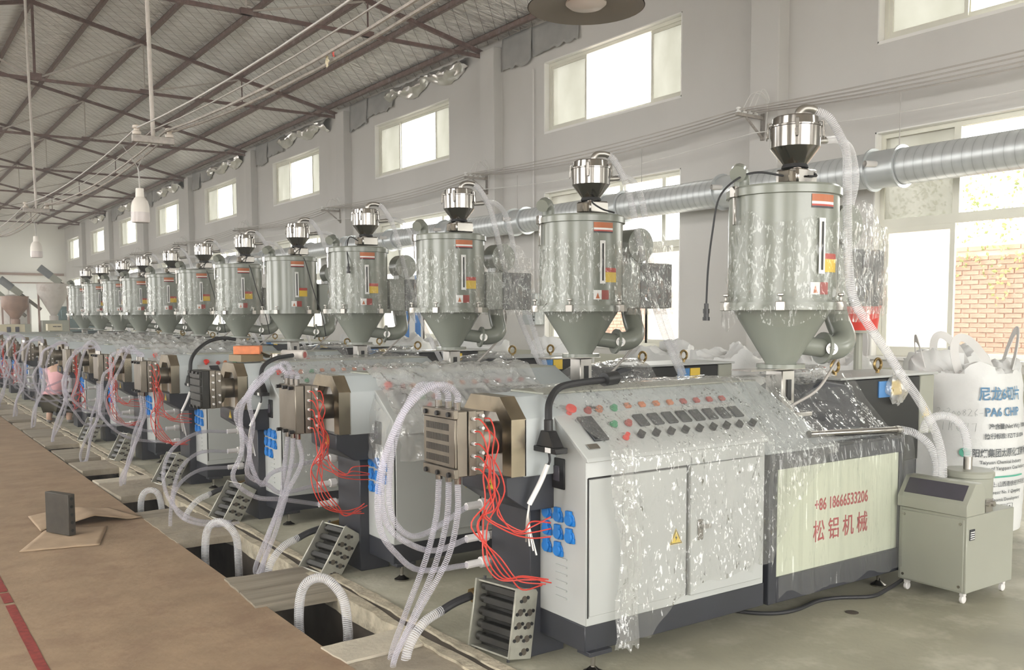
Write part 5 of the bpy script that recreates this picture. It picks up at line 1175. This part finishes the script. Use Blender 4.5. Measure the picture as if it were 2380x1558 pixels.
# ============================================================ bulk bags
def make_bag(label, seed):
    t = empty('bulk_bag', (0, 0, 0), label, 'bag', 'bulk bags by the window wall')
    R = 0.385; H = 1.17
    def rad(a, z):
        k = (abs(math.cos(a))**3.2+abs(math.sin(a))**3.2)**(-1/3.2); r = R*(0.55+0.45*k)*1.02
        r *= 1+0.05*math.sin(math.pi*min(1, z/H))+0.03*noise.noise(V((math.cos(a)*2, math.sin(a)*2, z*3+seed)))
        return r
    def fn(u, v):
        a = 2*math.pi*u
        if v < 0.72:
            z = H*v/0.72; r = rad(a, z)
            if z > 0.8: r *= 1-0.05*((z-0.8)/0.3)
            r += 0.010*noise.noise(V((a*3, z*8, seed)))
        else:
            s = (v-0.72)/0.28; z = H+0.16*math.sin(s*math.pi*0.55)*(0.6+0.8*noise.noise(V((math.cos(a)*1.5+seed, math.sin(a)*1.5, 0.4))))-0.05*s
            r = rad(a, H)*0.95*(1-s)**0.75; z += 0.09*(1-s)*(max(0, math.cos(2*(a-math.pi/4)*2))**2)
            z += 0.03*noise.noise(V((math.cos(a)*7*(1-s), math.sin(a)*7*(1-s), seed+3))); r *= 1+0.10*noise.noise(V((a*5, s*4, seed)))
        if z < 0.02: z = 0.0
        return (r*math.cos(a), r*math.sin(a), z)
    mb = MB(); mb.grid(fn, 72, 60); mb.build('sack', 'bag_white', t, fixn=False)
    for k in range(4):
        a = math.pi/4+k*math.pi/2; rnd = random.Random(seed*10+k); a1, a2 = a-0.30, a+0.30
        p1 = V((0.36*math.cos(a1), 0.36*math.sin(a1), H-0.10)); p2 = V((0.36*math.cos(a2), 0.36*math.sin(a2), H-0.10)); m_ = (p1+p2)/2
        tw = rnd.uniform(-0.10, 0.10); hh = rnd.uniform(0.24, 0.36); lean = V((rnd.uniform(-.14, .10), rnd.uniform(-.10, .10), 0)); hw = (p1-p2)*0.52
        pts = [p1, p1*0.97+V((0, 0, 0.12)), m_*0.86+hw+V((0, 0, 0.24))]
        for q in range(1, 8):
            th = math.pi*q/8; pts.append(m_*0.86+hw*math.cos(th)+lean*math.sin(th)+V((0, 0, 0.24+hh*math.sin(th))))
        pts += [m_*0.86-hw+V((0, 0, 0.24)), p2*0.97+V((0, 0, 0.12)), p2]; pts = smooth(pts, 3)
        mb = MB(); vs = []
        for i, p in enumerate(pts):
            tg = (pts[min(i+1, len(pts)-1)]-pts[max(i-1, 0)]).normalized(); sd = tg.cross(V((math.cos(a+tw*i*0.1), math.sin(a+tw*i*0.1), 0))).normalized()
            n_ = tg.cross(sd); w_ = 0.029
            vs.append([p-sd*w_-n_*0.003, p+sd*w_-n_*0.003, p+sd*w_+n_*0.003, p-sd*w_+n_*0.003])
        flat = [q for r in vs for q in r]; fs = []
        for i in range(len(vs)-1):
            for j in range(4): fs.append((i*4+j, i*4+(j+1) % 4, (i+1)*4+(j+1) % 4, (i+1)*4+j))
        mb.add(flat, fs); mb.build('lifting_loop', 'bag_strap', t)
    return t, rad
bag, brad = make_bag('white bulk bag with blue and green printing beside the grey pump unit', 3)
bag.location = (6.86, 3.84, 0); bag.rotation_euler.z = 0.0
index_kids(); plain = []
BAGS = [(7.0, 5.15, 0.6, 'plain white bulk bag between the first and second dryers, its single loop standing up'), (7.05, 6.35, 1.9, 'plain white bulk bag behind the motor of the second extruder'), (7.3, 7.6, 2.7, 'plain white bulk bag behind the second dryer'), (7.25, 9.3, 0.2, 'plain white bulk bag behind the third dryer'), (7.3, 11.2, 1.2, 'plain white bulk bag behind the fourth dryer'), (7.2, 13.2, 2.2, 'plain white bulk bag behind the fifth dryer'), (7.3, 15.2, 0.9, 'plain white bulk bag behind the sixth dryer'), (8.2, 4.75, 2.0, 'plain white bulk bag against the wall behind the printed bag')]
for x, y, a, lb in BAGS:
    c = copy_tree(bag, None, () if x < 7.02 else ('lifting_loop',)); c['label'] = lb; c.location = (x, y, 0); c.rotation_euler.z = a; c.scale = (1.0, 1.0, 1.0)
# printing: wrapped on the sack, angles measured from the side that faces the camera
BA = math.atan2(-3.84, -6.86)
def wrap(a0, z0):
    def f(v):
        a = a0+v.x/0.40; z = z0+v.y; r = brad(a, z)*(1-0.05*max(0, (z-0.8)/0.3))+0.012+0.010*0
        return V((6.86+r*math.cos(a), 3.84+r*math.sin(a), z))
    return f
def wt(s, size, mat, a, z, cond=1.0, bold=0.0, nm='printed_line'):
    BASE[bag.name] = V((6.86, 3.84, 0)); text(s, size, mat, nm, None, bag, cond=cond, warp=wrap(BA+a, z), bold=bold, extr=0)
wt('尼龙6切片', 0.105, 'ink_blue', 0.24, 0.985, 0.80, 0.002)
wt('PA6 CHIP', 0.085, 'ink_blue', 0.34, 0.865, 0.85, 0.002)
wt('净含量(Net Wt): 1000kg', 0.044, 'ink_dark', 0.40, 0.775, 0.9, 0.0008)
wt('执行标准: FZ/T 51004', 0.044, 'ink_dark', 0.33, 0.705, 0.9, 0.0008)
wt('阳煤集团太原化工新材料', 0.066, 'ink_dark', 0.15, 0.575, 0.75, 0.001)
wt('Taiyuan Chemical Industry', 0.036, 'ink_dark', 0.27, 0.52, 0.95, 0.0004)
wt('Company of Yangquan Coal Industry', 0.036, 'ink_dark', 0.10, 0.475, 0.95, 0.0004)
wt('地址: 山西清徐经济开发区', 0.042, 'ink_dark', 0.36, 0.355, 0.9, 0.0004)
wt('Address: No. 1 Qingdong', 0.036, 'ink_dark', 0.36, 0.30, 0.95, 0.0003)
wt('Economic Development', 0.036, 'ink_dark', 0.40, 0.245, 0.95, 0.0003)
f = wrap(BA, 0)
mb = MB(); mb.grid(lambda u, v: f(V((0.40*(0.26+1.0*u), 0.418+0.012*v, 0))), 24, 1); mb.build('green_rule', 'ink_green', bag, fixn=False)
mb = MB(); n = 20
ring = [f(V((0.40*0.05+0.034*math.cos(2*math.pi*k/n), 0.60+0.034*math.sin(2*math.pi*k/n), 0))) for k in range(n)]; mb.add(ring, [tuple(range(n))]); mb.build('green_emblem', 'ink_green', bag, fixn=False)
mb = MB(); g = wrap(BA, 0)
def stroke(mb, pts, off=V((0, 0, 0)), r=0.0026): mb.tube([g(V((*p, 0)))+V((math.cos(BA), math.sin(BA), 0))*0.003 for p in pts], r, 4)
stroke(mb, [(0.008, 0.625), (0.02, 0.602), (0.032, 0.625)]); stroke(mb, [(0.02, 0.602), (0.02, 0.578)]); mb.build('emblem_mark', 'white', bag)
mb = MB(); hand = {'2': [(0, .9), (.4, 1), (.7, .75), (0, 0), (.8, .05)], '0': [(.4, .6), (.1, .3), (.4, 0), (.7, .3), (.4, .6)], '8': [(.6, .9), (.1, .75), (.7, .3), (.3, 0), (.1, .3), (.7, .8)], '6': [(.7, 1), (.2, .5), (.3, 0), (.7, .2), (.2, .4)], '-': [(0, .4), (.7, .45)], '1': [(.3, 1), (.25, 0)], '7': [(0, .9), (.7, 1), (.5, 0)], 'M': [(0, 0), (.15, 1), (.3, .3), (.55, .9), (.6, 0)]}
for s, x0, z0, h in (('20200826-1', -0.17, 0.865, 0.05), ('1M077', -0.13, 0.755, 0.06)):
    x = x0
    for ch in s:
        pp = [(x+p[0]*h*0.62, z0+p[1]*h) for p in hand[ch]]; stroke(mb, pp, r=0.0016); x += h*(0.68 if s[1] == '0' else 0.78)
o = mb.build('handwriting', 'ink_grey', bag)
for k in range(3):
    mb = MB(); x = 0.17+0.085*k
    for a_, b_ in (((0, 0), (0.065, 0)), ((0.065, 0), (0.065, 0.075)), ((0.065, 0.075), (0, 0.075)), ((0, 0.075), (0, 0))): stroke(mb, [(x+a_[0], 0.145+a_[1]), (x+b_[0], 0.145+b_[1])], r=0.0016)
    for q in ([[(0.032, 0.06), (0.032, 0.02)], [(0.02, 0.02), (0.045, 0.02)]], [[(0.012, 0.012), (0.053, 0.063)], [(0.012, 0.063), (0.053, 0.012)]], [[(0.032, 0.012), (0.032, 0.06)], [(0.018, 0.042), (0.032, 0.06), (0.046, 0.042)]])[k]: stroke(mb, [(x+p[0], 0.145+p[1]) for p in q], r=0.003)
    mb.build('care_symbol', 'ink_dark', bag)

# red thing and film hanging behind the nearest dryer: a red drum on a bag
t = empty('red_tub', (6.05, 4.20, 1.48), 'red plastic tub wrapped in film behind the nearest dryer', 'tub')
MB().lathe([(0.0, 1.48), (0.13, 1.48), (0.15, 1.64), (0.155, 1.64), (0.155, 1.66), (0.13, 1.66)], (6.05, 4.20, 0), 20, cap=False).build('tub_wall', 'red_button', t)
t2 = empty('stand_pipe', (6.05, 4.20, 0), 'thin grey stand under the red tub', 'stand')
MB().cyl((6.05, 4.20, 0.0), (6.05, 4.20, 1.46), 0.03, n=10).build('post', 'pump_grey', t2); MB().cyl((6.05, 4.20, 0), (6.05, 4.20, 0.02), 0.2, n=20).build('foot', 'pump_grey', t2); MB().cyl((6.05, 4.20, 1.46), (6.05, 4.20, 1.48), 0.14, n=20).build('plate', 'pump_grey', t2)

# blue banner standing against the window behind the fourth dryer
t = empty('blue_banner', (8.6, 15.7, 0), 'blue and white upright banner standing between the third and fourth dryers', 'banner')
MB().box(8.58, 8.60, 15.2, 16.2, 0.9, 2.35).build('sheet', 'white', t); MB().box(8.572, 8.58, 15.3, 15.5, 0.9, 2.35).build('stripe', 'blue', t); MB().box(8.572, 8.58, 15.75, 15.95, 0.9, 2.35).build('stripe', 'blue', t)
MB().box(8.575, 8.605, 15.2, 15.23, 0.0, 2.37).box(8.575, 8.605, 16.17, 16.2, 0.0, 2.37).box(8.4, 8.8, 15.2, 15.23, 0, 0.02).box(8.4, 8.8, 16.17, 16.2, 0, 0.02).build('stand', 'steel_dull', t)

# things on the third extruder
zt = 1.243
t = empty('brown_carton', (2.46, 3.55+YO[2], zt), 'brown carton lying on the housing of the third extruder', 'box')
MB().obox((2.46, 3.55+YO[2], zt+0.028), (0.20, 0.17, 0.056), rz(0.25)).build('carton_body', 'brown_box', t, bevel=0.003)
MB().obox((2.60, 3.55+YO[2], zt+0.05), (0.14, 0.15, 0.003), rz(0.25) @ Matrix.Rotation(0.35, 3, 'Y')).build('carton_flap', 'brown_box', t)
t = empty('orange_carton', (2.47, 3.53+YO[2], zt+0.057), 'small bright orange carton on top of the brown carton', 'box')
MB().obox((2.47, 3.53+YO[2], zt+0.090), (0.20, 0.14, 0.064), rz(-0.5)).build('carton_body', 'orange_box', t, bevel=0.003)
t = empty('film_roll', (2.86, 3.50+YO[2], zt), 'dusty roll of film with a red end on the third extruder', 'roll')
MB().cyl((2.78, 3.60+YO[2], zt+0.042), (2.90, 3.44+YO[2], zt+0.042), 0.040, n=18).build('roll_body', 'silo_dusty', t); MB().cyl((2.90, 3.44+YO[2], zt+0.042), (2.902, 3.4375+YO[2], zt+0.042), 0.026, n=16).build('roll_end', 'dull_red', t)
t = empty('clear_jar', (2.68, 3.50+YO[2], zt), 'short metal-rimmed jar beside the roll on the third extruder', 'jar')
MB().cyl((2.68, 3.50+YO[2], zt), (2.68, 3.50+YO[2], zt+0.055), 0.042, n=18).build('jar_body', 'steel_dull', t); MB().cyl((2.68, 3.50+YO[2], zt+0.055), (2.68, 3.50+YO[2], zt+0.06), 0.045, n=18).build('jar_rim', 'cream', t)

# steel block and cardboard on the aisle floor
t = empty('drilled_steel_plate', (1.12, 7.38, 0.012), 'dark drilled steel plate standing on edge on cardboard in the aisle', 'steel block')
c = V((1.115, 7.40, 0)); d_ = V((0.115, -0.245, 0)).normalized(); s_ = V((0.245, 0.115, 0)).normalized()
MB().obox(c+V((0, 0, 0.165))+s_*0.02, (0.055, 0.27, 0.30), frame(s_, d_, V((0, 0, 1)))).build('plate_body', 'plate_grey', t, bevel=0.003)
for k in range(5): q = c+s_*0.02+d_*0.1355+V((0, 0, 0.05+0.058*k)); MB().cyl(q-d_*0.002, q+d_*0.001, 0.012, n=10).build('bore', 'black', t)
def board(pts, label, seed, nm='cardboard_sheet', lift=None):
    def fn(u, v):
        a = V(pts[0]).lerp(V(pts[1]), u); b = V(pts[3]).lerp(V(pts[2]), u); p = a.lerp(b, v); p.z += 0.006*noise.noise(V((u*3, v*3, seed)))+0.002
        if lift: p.z += lift(u, v)
        return p
    mb = MB(); mb.grid(fn, 14, 14); o = mb.build(nm, 'cardboard', fixn=False); md = o.modifiers.new('s', 'SOLIDIFY'); md.thickness = 0.005; return tag(o, label, 'cardboard', 'cardboard in the aisle')
board([(0.812, 7.022, 0.006), (1.30, 6.92, 0.006), (1.47, 7.50, 0.006), (1.10, 7.72, 0.006)], 'flat cardboard sheet under the drilled steel plate', 1)
board([(1.22, 7.66, 0.014), (1.76, 7.66, 0.012), (1.62, 8.20, 0.012), (1.28, 8.30, 0.014)], 'creased cardboard flap lifted beside the trench behind the steel plate', 2, lift=lambda u, v: 0.055*max(0, 1-abs(u-0.35)*2.2)*(1-0.6*v))
board([(1.02, 7.58, 0.012), (1.20, 7.70, 0.016), (1.30, 8.25, 0.012), (1.02, 8.20, 0.012)], 'small cardboard piece poking out left of the steel plate', 4, lift=lambda u, v: 0.03*u)

# ============================================================ the crouching worker
def skin(name, J, E, parent, mat, root=0, sub=2):
    me = bpy.data.meshes.new(name); me.from_pydata([V(j[:3])-BASE[parent.name] for j in J], E, []); me.materials.append(MATS[mat])
    o = bpy.data.objects.new(name, me); COL.objects.link(o); o.parent = parent; BASE[o.name] = BASE[parent.name]
    me.skin_vertices.new() if False else None
    md = o.modifiers.new('skin', 'SKIN'); md.use_smooth_shade = True
    sv = me.skin_vertices[0].data if len(me.skin_vertices) else None
    if sv is None: return o
    for k, j in enumerate(J):
        r = j[3] if isinstance(j[3], tuple) else (j[3], j[3]); sv[k].radius = r; sv[k].use_root = (k == root)
    s = o.modifiers.new('sub', 'SUBSURF'); s.levels = sub; s.render_levels = sub
    return o
def person():
    px, py = 2.30, 15.2
    t = empty('person', (px, py, 0), 'person in a pink shirt and dark trousers crouching behind the hoses', 'person'); t.rotation_euler.z = 0.95
    q = lambda x, y, z: (px+x, py+y, z)
    J = [(*q(0, 0, .36), (.13, .12)), (*q(.08, 0, .50), (.12, .12)), (*q(.17, 0, .68), (.13, .14)), (*q(.22, 0, .80), (.10, .12)), (*q(.27, -.01, .88), .05), (*q(.31, -.01, .98), .085), (*q(.32, -.01, 1.06), .07),
         (*q(.0, -.09, .33), .09), (*q(.28, -.16, .46), .065), (*q(.13, -.15, .11), .045), (*q(.12, -.15, .05), .04), (*q(.26, -.16, .03), .032),
         (*q(.0, .09, .33), .09), (*q(.28, .16, .46), .065), (*q(.13, .15, .11), .045), (*q(.12, .15, .05), .04), (*q(.26, .16, .03), .032),
         (*q(.21, -.18, .78), .055), (*q(.33, -.24, .58), .042), (*q(.50, -.16, .62), .034), (*q(.57, -.13, .64), .03),
         (*q(.21, .18, .78), .055), (*q(.34, .24, .60), .042), (*q(.50, .16, .66), .034), (*q(.57, .13, .68), .03)]
    E = [(0, 1), (1, 2), (2, 3), (3, 4), (4, 5), (5, 6), (0, 7), (7, 8), (8, 9), (9, 10), (10, 11), (0, 12), (12, 13), (13, 14), (14, 15), (15, 16), (3, 17), (17, 18), (18, 19), (19, 20), (3, 21), (21, 22), (22, 23), (23, 24)]
    b_ = skin('body', J, E, t, 'skin')
    g = lambda r, k: tuple(x*k for x in r) if isinstance(r, tuple) else r*k
    S = [(*J[i][:3], g(J[i][3], 1.22)) for i in (1, 2, 3, 17, 18, 21, 22)]+[(*q(.40, -.21, .595), .046), (*q(.40, .21, .62), .046), (*q(.03, 0, .42), (.145, .145))]
    skin('shirt', S, [(9, 0), (0, 1), (1, 2), (2, 3), (3, 4), (4, 7), (2, 5), (5, 6), (6, 8)], t, 'shirt_pink', 0)
    T = [(*J[i][:3], g(J[i][3], 1.16)) for i in (0, 7, 8, 9, 12, 13, 14)]
    skin('trousers', T, [(0, 1), (1, 2), (2, 3), (0, 4), (4, 5), (5, 6)], t, 'trousers_dark', 0)
    for s in (-1, 1): MB().ell(q(.20, .155*s, .035), (.12, .045, .04), 14, 8).build('shoe', 'shoe', t)
    MB().ell(q(.305, -.01, 1.02), (.10, .092, .085), 16, 10).build('hair', 'hair', t)
    for s in (-1, 1):
        MB().ell(q(.31, .085*s-.01, .97), (.02, .012, .03), 8, 6).build('ear', 'skin', t); MB().ell(q(.388, .032*s-.01, .985), (.008, .012, .008), 8, 6).build('eye', 'hair', t)
        for f_ in range(4): MB().tube(smooth([q(.57, .13*s+.012*(f_-1.5), .64 if s < 0 else .68), q(.615, .13*s+.014*(f_-1.5), .635 if s < 0 else .675), q(.635, .13*s+.013*(f_-1.5), .61 if s < 0 else .65)], 3), 0.0085, 6, caps=True).build('finger', 'skin', t)
        MB().tube(smooth([q(.55, .13*s-.03*s, .645 if s < 0 else .685), q(.585, .13*s-.05*s, .64 if s < 0 else .68), q(.61, .13*s-.045*s, .63 if s < 0 else .67)], 3), 0.009, 6, caps=True).build('thumb', 'skin', t)
    MB().ell(q(.40, -.01, .965), (.018, .012, .018), 8, 6).build('nose', 'skin', t); MB().ell(q(.385, -.01, .935), (.008, .022, .005), 8, 6).build('mouth', 'dull_red', t)
person()

# ============================================================ older line at the far end
def silo(x, y, r, z0, z1, mat, label, nm='feed_silo'):
    t = empty(nm, (x, y, 0), label, 'silo', 'feed silos of the older line')
    MB().lathe([(0.07, z0), (r*0.95, z1-0.28), (r, z1-0.12), (r, z1), (r*0.96, z1)], (x, y, 0), 28, cap=False).build('cone_body', mat, t)
    MB().lathe([(r*1.02, z1-0.01), (r*1.02, z1+0.02), (0, z1+0.04)], (x, y, 0), 28, cap=False).build('lid', mat, t)
    MB().cyl((x, y, z0-0.12), (x, y, z0+0.02), 0.12, n=16).build('outlet', mat, t)
    MB().box(x-0.35, x+0.35, y-0.3, y+0.3, 0, z0-0.12).build('pedestal', 'pump_grey', t)
    for sx in (-1, 1): MB().beam((x+sx*r*0.9, y, 0), (x+sx*r*0.9, y, z1-0.2), 0.05, 0.05, (0, 1, 0)).build('leg', 'pipe_brown', t)
def auger(p, q, label, y):
    p = V((p[0], y, p[1])); q = V((q[0], y, q[1])); d_ = (q-p).normalized()
    t = empty('screw_feeder', p, label, 'screw feeder', 'screw feeders of the older line')
    MB().cyl(p, q, 0.05, n=14).build('feeder_tube', 'steel', t)
    MB().cyl(p-d_*0.05, p+d_*0.35, 0.11, n=16).build('motor', 'motor_grey', t); MB().obox(p+d_*0.5, (0.18, 0.2, 0.3), frame(d_.cross(V((0, 1, 0))), V((0, 1, 0)), d_)).build('gear_case', 'pump_grey', t)
    MB().beam(p+d_*0.9, V(((p+d_*0.9).x, y, 0)), 0.04, 0.04, (0, 1, 0)).build('post', 'pipe_brown', t)
silo(4.62, 30.0, 0.43, 1.60, 2.52, 'silo_dusty', 'large dusty white feed silo beyond the end of the dryer row')
silo(3.62, 30.0, 0.36, 1.50, 2.15, 'silo_brown', 'brown-filled feed silo left of the dusty white silo')
auger((4.45, 3.02), (5.25, 2.36), 'slanted screw feeder with a grey motor over the dusty white silo', 30.9)
auger((3.40, 2.66), (4.42, 1.80), 'slanted screw feeder over the brown silo', 30.9)
auger((3.02, 2.60), (4.1, 1.60), 'slanted screw feeder farthest left over the brown silo', 31.6)
def ctrl(x0, x1, y, z0, z1, label):
    t = empty('control_box', ((x0+x1)/2, y, 0), label, 'control box', 'cream control boxes of the older line')
    MB().box(x0, x1, y, y+0.3, z0, z1).build('case', 'cream', t, bevel=0.005)
    for k in range(2): MB().box(x0+(x1-x0)*(0.35+0.3*k), x0+(x1-x0)*(0.35+0.3*k)+0.09, y-0.01, y, z0+0.1, z1-0.06).build('screen', 'screen_dark', t)
    MB().box(x0+0.05, x1-0.05, y+0.03, y+0.27, 0, z0).build('stand', 'pump_grey', t)
ctrl(2.72, 3.34, 26.0, 1.10, 1.40, 'cream control box at the left end of the older line'); ctrl(4.0, 4.35, 27.0, 1.22, 1.40, 'smaller cream control box beside the black rails')
t = empty('guide_rail', (4.6, 25.6, 0), 'long dark guide rail in front of the older line', 'rail')
MB().box(3.4, 5.8, 25.5, 25.62, 1.12, 1.17).box(3.4, 5.8, 25.8, 25.86, 1.18, 1.21).build('beam', 'frame_dark', t)
for x in (3.5, 4.6, 5.7): MB().box(x, x+0.06, 25.5, 25.8, 0, 1.13).build('leg', 'frame_dark', t)
t = empty('yellow_cloth', (3.75, 25.56, 1.2), 'yellow cloth thrown over the dark guide rail', 'cloth')
MB().grid(lambda u, v: (3.62+0.28*u, 25.48-0.03*math.sin(v*3)+0.3*(v < 0.01), 1.18-0.16*v*(0.5+u*0.6)+0.02*noise.noise(V((u*5, v*5, 1)))), 10, 8).build('folds', 'yellow', t, fixn=False)
t = empty('teal_tank', (5.55, 31.5, 0), 'grey-teal machine body behind the last dryer', 'machine')
MB().box(4.9, 6.2, 31.2, 32.2, 0.3, 1.9).box(5.0, 6.1, 31.15, 31.2, 1.5, 1.8).build('body', 'teal', t, bevel=0.02); MB().box(5.0, 6.1, 31.13, 31.16, 1.2, 1.24).build('trim_strip', 'white', t)
for x in (4.95, 6.1): MB().box(x, x+0.08, 31.3, 32.1, 0, 0.3).build('leg', 'frame_dark', t)
t = empty('white_tank', (4.1, 33.5, 0), 'pale rounded tank behind the silos', 'tank'); MB().lathe([(0.5, 0.4), (0.5, 2.0), (0.35, 2.25), (0, 2.3)], (4.0, 33.5, 0), 24, cap=False).build('shell', 'silo_dusty', t); MB().cyl((4.0, 33.5, 0), (4.0, 33.5, 0.42), 0.4, n=20).build('skirt', 'pump_grey', t)
for z, lb in ((4.05, 'brown pipe running along the far wall, upper one'), (3.55, 'thin brown pipe running along the far wall, lower one')):
    mb = MB(); mb.tube([(-3.5, YE-0.12, z), (10.0, YE-0.12, z)], 0.07 if z > 4 else 0.035, 8, caps=True); tag(mb.build('wall_pipe', 'pipe_brown'), lb, 'pipe')
t = empty('wall_panel', (7.6, YE-0.1, 2.9), 'white panel fixed on the far wall under the pipes', 'panel'); MB().box(7.1, 9.2, YE-0.08, YE, 2.6, 3.5).build('sheet', 'white', t)
